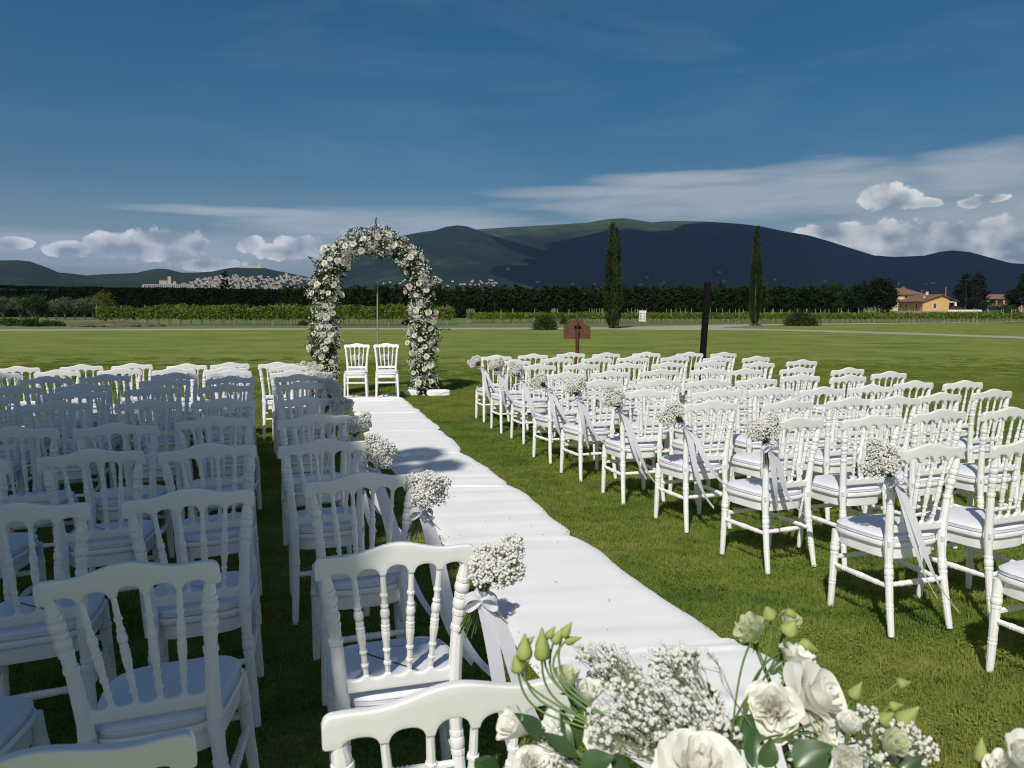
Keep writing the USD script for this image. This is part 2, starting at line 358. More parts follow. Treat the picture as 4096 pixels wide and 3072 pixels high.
town_hill = Ridge([(-900, 1100), (-300, 1062), (0, 1042), (90, 1041), (140, 1046), (200, 1068), (250, 1090), (300, 1094), (360, 1102), (430, 1097), (560, 1092), (600, 1082), (640, 1075), (680, 1076), (740, 1091), (800, 1090), (860, 1086), (920, 1073), (960, 1069), (1060, 1070), (1100, 1080), (1160, 1092), (1220, 1104), (1300, 1118), (1420, 1150), (1520, 1185)], 4900, 2900, 6200, 26, 3)
town_hill.build('hill', M['forest_hill'])
spur = Ridge([(1120, 1190), (1180, 1140), (1260, 1108), (1320, 1078), (1380, 1050), (1470, 1010), (1560, 968), (1620, 942), (1690, 928), (1742, 922), (1790, 907), (1833, 901), (1870, 905), (1920, 924), (2000, 952), (2080, 975), (2200, 1010), (2350, 1060), (2500, 1110), (2650, 1180)], 5600, 3500, 7000, 90, 5)
spur.build('hill', M['forest_mountain'])
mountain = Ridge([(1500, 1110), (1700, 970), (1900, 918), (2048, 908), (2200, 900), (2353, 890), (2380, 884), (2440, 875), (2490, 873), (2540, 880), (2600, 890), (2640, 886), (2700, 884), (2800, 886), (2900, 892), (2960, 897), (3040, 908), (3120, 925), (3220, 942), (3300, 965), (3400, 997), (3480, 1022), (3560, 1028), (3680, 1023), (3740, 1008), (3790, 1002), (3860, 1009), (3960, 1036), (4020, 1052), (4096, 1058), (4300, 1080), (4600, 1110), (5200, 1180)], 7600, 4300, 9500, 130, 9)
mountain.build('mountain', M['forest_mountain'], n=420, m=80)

# ---- air
M['air'] = usdkit.material(stage, '/World/Looks/pale_air', {'v': ('principled_volume', {'color': (.36, .58, 1.0), 'density': HAZE, 'anisotropy': .1})}, [], volume='v.volume')
hz = trimesh.creation.box((24000, 22000, 1201)); hz.apply_translation((0, 5000, 599.5)); put('haze', hz, M['air'], kind='stuff')

# ---- a broad cloud over the plain, out of the picture: the mountain lies in its shadow
M['cloud'] = plain('cloud_white', (.85, .85, .87), rough=1.0, vary=.02, scale=.001)
cb = MB(); cr = np.random.default_rng(21)
for k in range(84):
    ic = trimesh.creation.icosphere(3); v = np.array(ic.vertices); cx_ = cr.uniform(-150, 6400); c = np.array([cx_, cr.uniform(1750, 5000 + 350 * min(1, max(0, (cx_ + 100) / 500))), 2700.0]); r_ = cr.uniform(500, 900)
    v = v * (r_ * (1 + .35 * (meshkit.fbm(v * 2.2 + k * 5.0, 4, k) - .5)))[:, None] * [1, .8, .38]; v[:, 2] = np.maximum(v[:, 2], -40)
    cb.add(v + c, ic.faces)
tag(put('cloud', cb.mesh(), M['cloud']), 'broad cloud overhead whose shadow darkens the mountain', 'cloud', None, 'structure')

# ---- trees
M['hedge_leaf'] = leafy('dark_hedge_leaves', (.006, .012, .005), (.022, .038, .013), trans=.12, spec=.1, world_scale=.5)
M['conifer_leaf'] = leafy('conifer_leaves', (.012, .026, .007), (.105, .150, .035), trans=.2, spec=.15, world_scale=.7)
M['cypress_leaf'] = leafy('cypress_leaves', (.022, .042, .010), (.125, .165, .038), trans=.2, spec=.15, world_scale=1.2)
M['cedar_leaf'] = leafy('cedar_leaves', (.012, .020, .012), (.055, .072, .042), trans=.15, spec=.15, world_scale=.5)
M['holm_leaf'] = leafy('holm_oak_leaves', (.006, .014, .004), (.028, .050, .014), trans=.15, spec=.2, world_scale=.4)
M['olive_leaf'] = leafy('olive_leaves', (.075, .098, .052), (.21, .25, .135), trans=.2, spec=.3, world_scale=.5)
M['fig_leaf'] = leafy('dark_green_leaves', (.025, .048, .016), (.10, .15, .045), trans=.25, world_scale=.8)
M['lime_leaf'] = leafy('yellow_green_leaves', (.10, .12, .016), (.27, .28, .04), trans=.35, world_scale=.8)
M['bush_leaf'] = leafy('bush_leaves', (.024, .048, .012), (.115, .17, .038), trans=.25, world_scale=2.0)
M['poplar_leaf'] = leafy('poplar_leaves', (.06, .062, .03), (.15, .14, .075), trans=.25, world_scale=.3)


def conifer(name, label, loc, h, rad, mt, seed, cat='tree', group=None, n=5200, leaf=.20, lobes=9, shape=.75, low=.04, tuft=.26, irr=.10):
    """Upright evergreen: boughs spiralling up a trunk, each a tapering spray of scale-leaf tufts."""
    r = np.random.default_rng(seed); t = thing(name, label, cat, loc, r.uniform(0, 360), group)
    put('trunk', tube([(0, 0, -.1), (0, 0, h * .4), (0, 0, h * .93)], [rad * .10 + .05, rad * .06 + .03, .015], 7), M['bark'], t, smooth=60)
    nb = int(n / 26); zb = low * h + (h * (1 - low)) * (1 - r.uniform(0, 1, nb) ** .62); a = r.uniform(0, 2 * PI, nb)
    s = zb / h; w = rad * np.minimum(1, (1 - s) ** shape * 1.25) * np.minimum(1, .55 + s * 3) * (1 + irr * (2.2 * np.sin(lobes * a + zb * 7 / h * 3) + r.normal(0, 1, nb)))
    out = np.stack([np.cos(a), np.sin(a), np.zeros(nb)], 1); tipd = unit(out + np.array([0, 0, 1.0]) * r.uniform(.2, 1.1, nb)[:, None])
    base = np.column_stack([out[:, :2] * (w * .45)[:, None], zb - .15 * w]); k = 26
    q = r.uniform(0, 1, (nb, k)); P = base[:, None] + out[:, None] * (w * .58)[:, None, None] * q[..., None] + np.array([0, 0, 1.0]) * (q ** 1.5 * tuft * w[:, None])[..., None] + r.normal(size=(nb, k, 3)) * (.10 * rad * (1.15 - q))[..., None]
    put('crown', leaves(P.reshape(-1, 3), leaf, r, direction=np.repeat(tipd, k, 0), spread=.55, aspect=.42), mt, t); return t


def bushy(name, label, cat, loc, rx, ry, h, mt, seed, group=None, n=3500, leaf=.14, trunk=.0, stems=5, clumps=40, scale=None):
    """Rounded shrub or small tree: leaf clumps through the crown on stems that fork from the ground."""
    r = np.random.default_rng(seed); t = thing(name, label, cat, loc, 0, group)
    c = unit(r.normal(size=(clumps, 3))) * (r.uniform(.35, 1, clumps) ** .4)[:, None] * .82; c[:, 2] = np.abs(c[:, 2]) if trunk == 0 else c[:, 2]
    zc = trunk + (h - trunk) * (.0 if trunk == 0 else .5); zr = (h - trunk) * (1.0 if trunk == 0 else .5)
    C = c * [rx, ry, zr] * .92 + [0, 0, zc]; k = n // clumps; rr = r.uniform(.16, .34, clumps) * min(rx, zr)
    P = C[:, None] + r.normal(size=(clumps, k, 3)) * rr[:, None, None] * .62; P = P.reshape(-1, 3); P[:, 2] = np.abs(P[:, 2])
    sm = MB()
    for j in range(stems):
        e = C[j % clumps] * .85; sm.tube([(.03 * j, 0, -.05), (e[0] * .25, e[1] * .25, max(trunk, .1 * h) * .8), e], [.028 * h + .01, .02 * h + .008, .008], 6)
    put('trunk' if trunk else 'stems', sm.mesh(), M['bark'], t, smooth=60)
    put('crown', leaves(P, leaf, r, aspect=.7), mt, t); return t


def again(proto, name, label, cat, loc, rotz, group, scale): return copy_of(proto, name, label, cat, loc, rotz, group, scale)


tr_ = np.random.default_rng(31)
# left trimmed hedge
hd = thing('trimmed_hedge', 'long dark trimmed evergreen hedge behind the left vineyard', 'hedge', (-66, 131, 0))
n = 34000; P = np.column_stack([tr_.uniform(-32, 29.5, n), tr_.uniform(-1.2, 1.2, n), np.zeros(n)]); top = 5.05 - .013 * (P[:, 0] + 32) + .16 * meshkit.noise(np.column_stack([P[:, 0] * .9, P[:, 0] * 0, P[:, 0] * 0]))
f_ = tr_.uniform(0, 1, n) < .62; P[f_, 1] = -1.25 + tr_.normal(0, .10, f_.sum()); P[:, 2] = np.where(f_, tr_.uniform(0, 1, n) * top, top + tr_.normal(0, .09, n))
put('foliage', leaves(P, .36, tr_, direction=(0, -.3, .6), spread=.9, aspect=.5), M['hedge_leaf'], hd)
hb = trimesh.creation.box((61, 2.1, 4.4)); hb.apply_translation((-1.3, 0, 2.2)); put('branches', hb, M['hedge_leaf'], hd)
# right row of conifers
GC = 'row of clipped conifers behind the vineyard'; cp = None
for k, px in enumerate(np.arange(1165, 3330, 39.0)):
    d = 124 + tr_.uniform(-1, 1); p = at(px + tr_.uniform(-7, 7), 1300)[:2]; x = (px + tr_.uniform(-7, 7) - 2048) / FPX * d
    if cp is None:
        cp = [conifer('hedge_conifer', 'dark green conifer in the long row behind the vineyard', ((1165 + 39 * j - 2048) / FPX * 124, 124, 0), 5.0, 1.5, M['conifer_leaf'], 50 + j, group=GC, n=7000, leaf=.36, shape=.36, low=.0) for j in range(3)]
    if k < 3: continue
    big = 1.22 if px < 1290 else 1.0
    again(cp[k % 3], 'hedge_conifer', 'dark green conifer in the long row behind the vineyard', 'tree', (x, d, 0), tr_.uniform(0, 360), GC, (tr_.uniform(.9, 1.15), tr_.uniform(.9, 1.15), tr_.uniform(.95, 1.05) * big))
conifer('pointed_conifer', 'single pointed conifer sticking up above the dark trimmed hedge', ((909 - 2048) / FPX * 134, 134, 0), 7.7, 1.05, M['hedge_leaf'], 61, n=4200, leaf=.34, shape=.5)
# the two cypresses
cy = conifer('cypress_tree', 'tall slender cypress with two tips, beside the path left of the black column', (*at(2450, 1313)[:2], 0), 7.9, .68, M['cypress_leaf'], 71, n=15000, leaf=.14, shape=.42, lobes=5, low=.03, tuft=.9, irr=.05)
r = np.random.default_rng(72); n = 3400; zz = 7.3 * (1 - r.uniform(0, 1, n) ** .8); w = .30 * (1 - zz / 7.4) ** .5; a = r.uniform(0, 2 * PI, n)
put('crown', leaves(np.column_stack([-.42 + w * np.cos(a), w * np.sin(a) - .1, zz + .15]), .15, r, direction=(0, 0, 1), spread=.5, aspect=.42), M['cypress_leaf'], cy, label='lower second tip of the cypress')
conifer('cypress_tree', 'thin cypress by the path right of the black column', (*at(3019, 1303)[:2], 0), 8.5, .52, M['cypress_leaf'], 73, n=13000, leaf=.13, shape=.42, lobes=4, low=.03, tuft=.9, irr=.045)
# bushes by the path
p = at(2179, 1320); bushy('round_bush', 'round dark bush by the path behind the rusty lectern', 'bush', (p[0], p[1] + .7, 0), 1.0, .9, 1.22, M['bush_leaf'], 81, n=5200, leaf=.085, clumps=90)
p = at(3220, 1304); bushy('round_bush', 'wide light green bush by the path right of the thin cypress', 'bush', (p[0], p[1] + 1, 0), 1.75, 1.1, 1.36, M['bush_leaf'], 82, n=6500, leaf=.11, clumps=110)
# left: fig, lime-green tree, olives, shrubs
bushy('fig_tree', 'dark many-stemmed small tree left, in front of the olive trees', 'tree', (*[(150 - 2048) / FPX * 78, 78], 0), 1.75, 1.6, 3.0, M['fig_leaf'], 83, n=3600, leaf=.15, trunk=.7, stems=9, clumps=60)
bushy('lime_green_tree', 'yellow green small tree in front of the hedge at the edge of the left vineyard', 'tree', ((425 - 2048) / FPX * 80, 80, 0), 1.15, 1.1, 3.3, M['lime_leaf'], 84, n=1500, leaf=.15, trunk=1.0, stems=6, clumps=46)
GO = 'grey green olive trees at the left'
ol = bushy('olive_tree', 'grey green olive tree in the row before the dark hedge', 'tree', ((20 - 2048) / FPX * 100, 100, 0), 2.0, 1.8, 2.9, M['olive_leaf'], 85, GO, n=2400, leaf=.17, trunk=1.0, stems=5, clumps=50)
for k, px in enumerate((-70, 90, 190, 232, 268, 305, 345, 380)):
    d = 104 + (k % 3) * 4; again(ol, 'olive_tree', 'grey green olive tree in the row before the dark hedge', 'tree', ((px - 2048) / FPX * d, d, 0), 47 * k, GO, (tr_.uniform(.85, 1.1), tr_.uniform(.85, 1.1), tr_.uniform(.88, 1.08)))
for k, (px, d, w, h, l) in enumerate(((40, 68, 2.2, .75, 'low dark shrub at the left picture edge beyond the path'), (125, 66, 1.0, .8, 'low leafy shrub below the dark many-stemmed tree'), (215, 67, 1.6, .5, 'flat green shrub right of the dark many-stemmed tree'))):
    bushy('low_shrub', l, 'shrub', ((px - 2048) / FPX * d, d, 0), w, .8, h, M['bush_leaf'], 90 + k, n=1500, leaf=.12, clumps=40)
for k, (px, d) in enumerate(((1215, 70), (1630, 72), (2260, 74))):
    bushy('low_shrub', ('small weed clump at the vine row left of the arch', 'small weed clump at the vine row seen through the arch', 'leafy sucker sprouting beside the rusty lectern top')[k], 'shrub', ((px - 2048) / FPX * d, d, 0), .6, .5, (.5, .55, 1.25)[k], M['bush_leaf'], 95 + k, n=500, leaf=.12, clumps=20)
# soil heaps
M['soil'] = plain('dry_soil', (.10, .085, .045), rough=1.0, vary=.4, scale=3)
for px, d, w, h in ((350, 66, 1.6, .40), (480, 65, 2.3, .5), (590, 65.5, 1.6, .34)):
    s_ = trimesh.creation.icosphere(3); v = np.array(s_.vertices); v = v * (1 + .5 * (meshkit.fbm(v * 3 + px, 4, 3) - .5))[:, None] * [w, 1.2, h]; put('soil_heap', (v + [(px - 2048) / FPX * d, d, -.05], s_.faces), M['soil'], kind='structure')
# right: big dark trees, cedars, edge trees, poplars
def at_d(px, d): return ((px - 2048) / FPX * d, d, 0)
bushy('holm_oak', 'largest dark rounded tree left of the yellow house', 'tree', at_d(3515, 182), 3.9, 3.6, 8.7, M['holm_leaf'], 101, n=6500, leaf=.42, trunk=.5, clumps=90)
bushy('holm_oak', 'second dark rounded tree, in the middle of the dark clump', 'tree', at_d(3440, 184), 3.0, 3.0, 8.1, M['holm_leaf'], 102, n=4500, leaf=.42, trunk=.5, clumps=70)
bushy('holm_oak', 'green leafy tree at the left end of the dark clump', 'tree', at_d(3340, 178), 3.2, 3.0, 7.3, M['conifer_leaf'], 103, n=4500, leaf=.42, trunk=.5, clumps=70)
bushy('holm_oak', 'dark tree hiding the left part of the cream two-storey house', 'tree', at_d(3548, 186), 2.1, 2.2, 7.4, M['holm_leaf'], 115, n=3600, leaf=.42, trunk=.4, clumps=60)
bushy('holm_oak', 'low dark tree in front of the yellow house side wall', 'tree', at_d(3395, 165), 3.0, 2.4, 4.9, M['holm_leaf'], 104, n=4000, leaf=.4, trunk=.3, clumps=60)
conifer('cedar_tree', 'left of the two grey green cedars right of the yellow house', at_d(3852, 232), 11.9, 4.3, M['cedar_leaf'], 105, n=5200, leaf=.6, shape=.75)
conifer('cedar_tree', 'right of the two grey green cedars, the taller tip', at_d(3898, 234), 12.5, 4.0, M['cedar_leaf'], 106, n=5200, leaf=.6, shape=.75)
bushy('dark_tree', 'tall dark tree cut by the right picture edge', 'tree', at_d(4112, 200), 3.6, 3.4, 12.0, M['holm_leaf'], 107, n=5200, leaf=.45, trunk=.8, clumps=80)
bushy('dark_tree', 'dark round tree beside the pink house at the right edge', 'tree', at_d(4042, 210), 2.3, 2.3, 7.0, M['holm_leaf'], 108, n=3000, leaf=.42, trunk=.6, clumps=50)
bushy('garden_shrub', 'green garden shrubbery in front of the pink house', 'shrub', at_d(4000, 200), 5.6, 1.8, 2.9, M['bush_leaf'], 109, n=3000, leaf=.34, clumps=60)
for k, (px, top, w) in enumerate(((2826, 1113, .8), (2956, 1102, .75), (3062, 1120, 1.1), (3160, 1118, 1.3))):
    conifer('poplar_tree', ('brownish poplar tip just left of the black column top', 'brown bare poplar behind the conifers right of the black column', 'poplar tip behind the conifers right of the thin cypress', 'green poplar tip above the conifers left of the dark clump')[k], at_d(px, 300), 1.545 + (1231 - top) * 300 / FPX, w * 1.5, M['poplar_leaf'] if k < 3 else M['conifer_leaf'], 110 + k, n=1500, leaf=.5, shape=.5)

# ---- vineyard
M['vine_leaf'] = leafy('vine_leaves', (.10, .15, .018), (.36, .43, .075), trans=.4, world_scale=1.0)
M['post'] = plain('grey_wooden_post', (.30, .27, .22), rough=.9, vary=.2, scale=8)


def vine_row(label, x0, x1, y, h, gap, seed, every, post_h, group, dens):
    r = np.random.default_rng(seed); L = x1 - x0; t = thing('vine_row', label, 'vine row', ((x0 + x1) / 2, y, 0), 0, group); n = int(L * dens)
    x = r.uniform(-L / 2, L / 2, n); ph = meshkit.noise(np.column_stack([x * .8 + seed * 9, x * 0, x * 0])); hh = gap + (h - gap) * r.beta(1.6, 1.5, n) * (.72 + .42 * ph)
    put('foliage', leaves(np.column_stack([x, r.normal(0, .2, n), hh]), .20, r, direction=(0, -.2, .5), spread=1.0, aspect=.8), M['vine_leaf'], t)
    st = MB()
    for xs in np.arange(-L / 2 + .4, L / 2, 1.0): st.tube([(xs, 0, -.05), (xs + r.normal(0, .04), 0, gap * .6), (xs + r.normal(0, .06), 0, gap + .2)], [.03, .025, .02], 5)
    put('vine_trunks', st.mesh(), M['bark'], t, kind='stuff')
    for xs in np.arange(-L / 2, L / 2 + .01, every):
        q = r.normal(0, .02); put('post', tube([(xs, 0, -.1), (xs + q, 0, post_h + r.normal(0, .03))], [.034, .03], 6), M['post'], t)


GV = 'vine rows of the left vineyard'; GW = 'vine rows of the right vineyard'
for k in range(4):
    vine_row(f'{("front", "second", "third", "last")[k]} tall leafy vine row left of and through the arch', -37 + 1.0 * k, -5.5, 70.5 + 2.4 * k, 1.75 + .03 * k, .48, 130 + k, 5.2, 1.80, GV, 280 if k == 0 else 120)
for k in range(7):
    vine_row(f'{("front", "second", "third", "fourth", "fifth", "sixth", "last")[k]} low vine row with pale posts, right vineyard', -4.5, 56 + 2.5 * k, 79 + 2.6 * k, 1.05, .40, 140 + k, 4.6 if k else 3.4, 1.42, GW, 85 if k < 3 else 45)
# grass blades, near the camera
def grass_tile(r, size, n, nclover):
    P = np.column_stack([r.uniform(-size / 2, size / 2, (n, 2)), np.zeros(n)])
    h = r.uniform(.012, .030, n) * (.25 + 1.75 * meshkit.noise(np.column_stack([P[:, :2] * 13, np.full(n, r.uniform(0, 50))]))); a = r.uniform(0, 2 * PI, n); lean = r.uniform(.1, .9, n)
    d = np.column_stack([np.cos(a), np.sin(a), np.zeros(n)]); s = np.column_stack([-np.sin(a), np.cos(a), np.zeros(n)]) * r.uniform(.0013, .0027, n)[:, None]
    up = np.array([0, 0, 1.0])
    mid = P + up * (h * .6)[:, None] + d * (h * lean * .35)[:, None]; tip = P + up * (h * (1 - .25 * lean))[:, None] + d * (h * lean)[:, None]
    v = np.stack([P - s, P + s, mid + s * .8, mid - s * .8, tip], 1).reshape(-1, 3); k = np.arange(n)[:, None] * 5
    m = MB().add(v, np.vstack([k + [0, 1, 2], k + [0, 2, 3], k + [3, 2, 4]]))
    C = np.column_stack([r.uniform(-size / 2, size / 2, (nclover, 2)), r.uniform(.012, .024, nclover)])
    m.add(*leaves(C, .011, r, direction=(0, 0, .0), aspect=.9))
    return m.mesh()


def edge_line(pts):
    q = [(at(x, y)[:2] - OO) for x, y in pts]; u = [a @ UU for a in q]; v = [a @ VV for a in q]
    o = np.argsort(u); u, v = np.array(u)[o], np.array(v)[o]
    return lambda t: float(np.interp(t, u, v))


vr = edge_line([(1602, 1590), (1690, 1655), (1790, 1745), (1862, 1822), (2065, 1958), (2362, 2195), (2890, 2574)])
vr2 = edge_line([(3122, 2680), (3356, 2938), (3520, 3120)])
vl = edge_line([(1380, 1590), (1450, 1733), (1560, 1880), (1750, 2150), (2067, 2593)])
def carpet_clear(p):
    q = p - OO; u, v = q @ UU, q @ VV
    l = np.array([vl(a) for a in u]); w = np.array([vr(a) for a in u]); near = u < -.5
    l, w = np.where(near, vl(-.4), l), np.where(near, [vr2(a) for a in u], w)
    return (v < l + .03) | (v > w - .03) | (u > 10.25) | (u < -3.2)


tile, inst = .25, UsdGeom.PointInstancer.Define(stage, '/World/grass')
tag(inst.GetPrim(), 'mown green grass of the lawn around the chairs and the carpet', 'grass', None, 'stuff')
NT = 5
for k in range(NT):
    put('tuft', grass_tile(np.random.default_rng(100 + k), tile * 1.25, 620 if k < 3 else 380, 50 if k < 3 else 420), M['blade'], inst.GetPrim())
gx, gy = np.meshgrid(np.arange(-18, 18, tile), np.arange(1.0, 25, tile)); G = np.column_stack([gx.ravel(), gy.ravel()])
G = G[np.abs(G[:, 0]) < .70 * G[:, 1] + .5]
G = G[carpet_clear(G)]
G = G[rng.uniform(0, 1, len(G)) > np.clip((G[:, 1] - 13) / 12, 0, 1)]
G += rng.uniform(-.03, .03, G.shape); ng = len(G)
inst.CreatePrototypesRel().SetTargets([Sdf.Path('/World/grass/tuft' + (f'_{k:03d}' if k else '')) for k in range(NT)])
inst.CreateProtoIndicesAttr(Vt.IntArray.FromNumpy(np.where(meshkit.fbm(np.column_stack([G * .9, np.zeros(ng)]), 3, 4) + rng.normal(0, .06, ng) > .56, rng.integers(3, NT, ng), rng.integers(0, 3, ng)).astype(np.int32)))
inst.CreatePositionsAttr(Vt.Vec3fArray.FromNumpy(np.column_stack([G, np.zeros(ng)]).astype(np.float32)))
ga = rng.uniform(0, 2 * PI, ng)
inst.CreateOrientationsAttr(Vt.QuathArray([Gf.Quath(float(math.cos(a / 2)), 0, 0, float(math.sin(a / 2))) for a in ga]))
inst.CreateScalesAttr(Vt.Vec3fArray.FromNumpy(np.column_stack([np.ones(ng), np.ones(ng), rng.uniform(.75, 1.2, ng)]).astype(np.float32)))

# ------------------------------------------------------------------ white carpet
M['carpet'] = plain('white_carpet_felt', (.86, .86, .86), rough=.95, vary=.03, scale=3, bump=.25, bump_scale=300)


def carpet_piece(name, u0, u1, vl, vr, ripples, seed, lift=.0, nu=260, nv=26, label=None):
    """Cloth laid over bumpy turf: waves across, an uneven edge, edges turned up where it laps over the next piece."""
    us = np.linspace(u0, u1, nu); ts = np.linspace(0, 1, nv)
    U, T = np.meshgrid(us, ts, indexing='ij')
    wob_r = .014 * np.sin(us * 4.6 + seed) + .004 * np.sin(us * 11.3 + 1 + seed); wob_l = .010 * np.sin(us * 4.3 + 2 + seed)
    for c, w, h in ripples: wob_r += -.05 * np.exp(-((us - c) / .09) ** 2) * (h > 0)
    L = np.array([vl(u) for u in us]) + wob_l; R = np.array([vr(u) for u in us]) + wob_r
    V = L[:, None] * (1 - T) + R[:, None] * T
    P3 = np.stack([U * 1.0 + .12 * V, V * .45, np.full_like(U, seed)], -1)
    Z = .034 + lift + .014 * (meshkit.fbm(P3 * 2.6, 3, seed) - .5) + .007 * (meshkit.noise(np.stack([U * 9 + V * 1.2, V * .8, np.full_like(U, 3.0 + seed)], -1), 5) - .5)
    for c, w, h in ripples: Z += h * np.exp(-((U - c - .06 * np.sin(T * 5)) / w) ** 2) * (.55 + .45 * np.sin(T * 4 + c * 3) ** 2)
    Z -= .022 * (np.exp(-T / .03) + np.exp(-(1 - T) / .03)) * .8
    xy = OO[None, None] + U[..., None] * UU + V[..., None] * VV
    top = np.concatenate([xy, Z[..., None]], -1).reshape(-1, 3); i, j = np.meshgrid(np.arange(nu - 1), np.arange(nv - 1), indexing='ij')
    q = np.stack([i * nv + j, i * nv + j + 1, (i + 1) * nv + j + 1, (i + 1) * nv + j], -1).reshape(-1, 4)
    n = len(top); bot = top - [0, 0, .004]
    edge = np.concatenate([np.arange(nv), np.arange(1, nu) * nv + nv - 1, (nu - 1) * nv + np.arange(nv - 2, -1, -1), np.arange(nu - 2, 0, -1) * nv])
    e2 = np.roll(edge, -1)
    m = MB().add(np.vstack([top, bot]), np.vstack([q[:, ::-1], q + n, np.stack([edge, e2, e2 + n, edge + n], 1)]))
    p = put(name, m.mesh(), M['carpet'], smooth=60); return tag(p, label, 'carpet')


carpet_piece('carpet', -.62, 10.25, lambda u: vl(u), lambda u: vr(u), [(2.85, .016, .020), (4.48, .022, .016), (7.8, .022, .016), (6.1, .06, .006), (1.3, .06, .006), (9.3, .05, .016), (9.6, .05, .024)], 3, label='long white cloth carpet running up the lawn to the flower arch', nu=520)
carpet_piece('carpet', -3.2, -.50, lambda u: vl(-.4), lambda u: vr2(u), [(-.53, .025, .010), (-1.0, .05, .015)], 8, lift=.012, nu=160, label='short white carpet piece under the foreground flowers, lapped over the long one')

br_ = np.random.default_rng(77); tw = MB()
for k in range(26):
    u_ = br_.uniform(-.3, 9.5); q = uv(u_, br_.uniform(vl(u_) + .08, vr(u_) - .08)); a_ = br_.uniform(0, PI); L_ = br_.uniform(.006, .022)
    tw.tube([(q[0], q[1], .047), (q[0] + L_ * math.cos(a_), q[1] + L_ * math.sin(a_), .049)], .0014, 4)
tag(put('twig_bits', tw.mesh(), M['bark']), 'scattered twig and grass bits lying on the white carpet', 'debris', None, 'stuff')

# ------------------------------------------------------------------ chairs
def post_line(z):
    """The bent line of a back post: foot, seat, flared top (x of the right post, y)."""
    zz = [0, .15, .30, .40, .50, .62, .75, .90]
    return np.interp(z, zz, [.172, .165, .158, .156, .158, .166, .180, .198]), np.interp(z, zz, [-.012, .016, .037, .046, .046, .040, .023, .000])


_zs = np.linspace(0, .9, 91); _px, _py = [np.convolve(np.pad(a, 7, mode='reflect', reflect_type='odd'), np.ones(15) / 15, 'valid') for a in post_line(_zs)]
def post_x(z): return np.interp(z, _zs, _px)
def post_y(z): return np.interp(z, _zs, _py)


def turned(profile, a, b, sides=9, path=None):
    """A turned stick from a to b: profile [(t, radius)]."""
    t = np.array([p[0] for p in profile]); r = np.array([p[1] for p in profile]) * 1.12
    if path is None: P = np.asarray(a)[None] * (1 - t)[:, None] + np.asarray(b)[None] * t[:, None]
    else: P = np.array([path(x) for x in t])
    return tube(P, r, sides)


def ring(t, r0, r1, w): return [(t - w, r0), (t - w * .9, r1 * .97), (t, r1), (t + w * .9, r1 * .97), (t + w, r0)]
def bulb(t, r0, r1, w): return [(t + w * math.sin(a), r0 + (r1 - r0) * math.cos(a)) for a in np.linspace(-PI / 2, PI / 2, 9)]


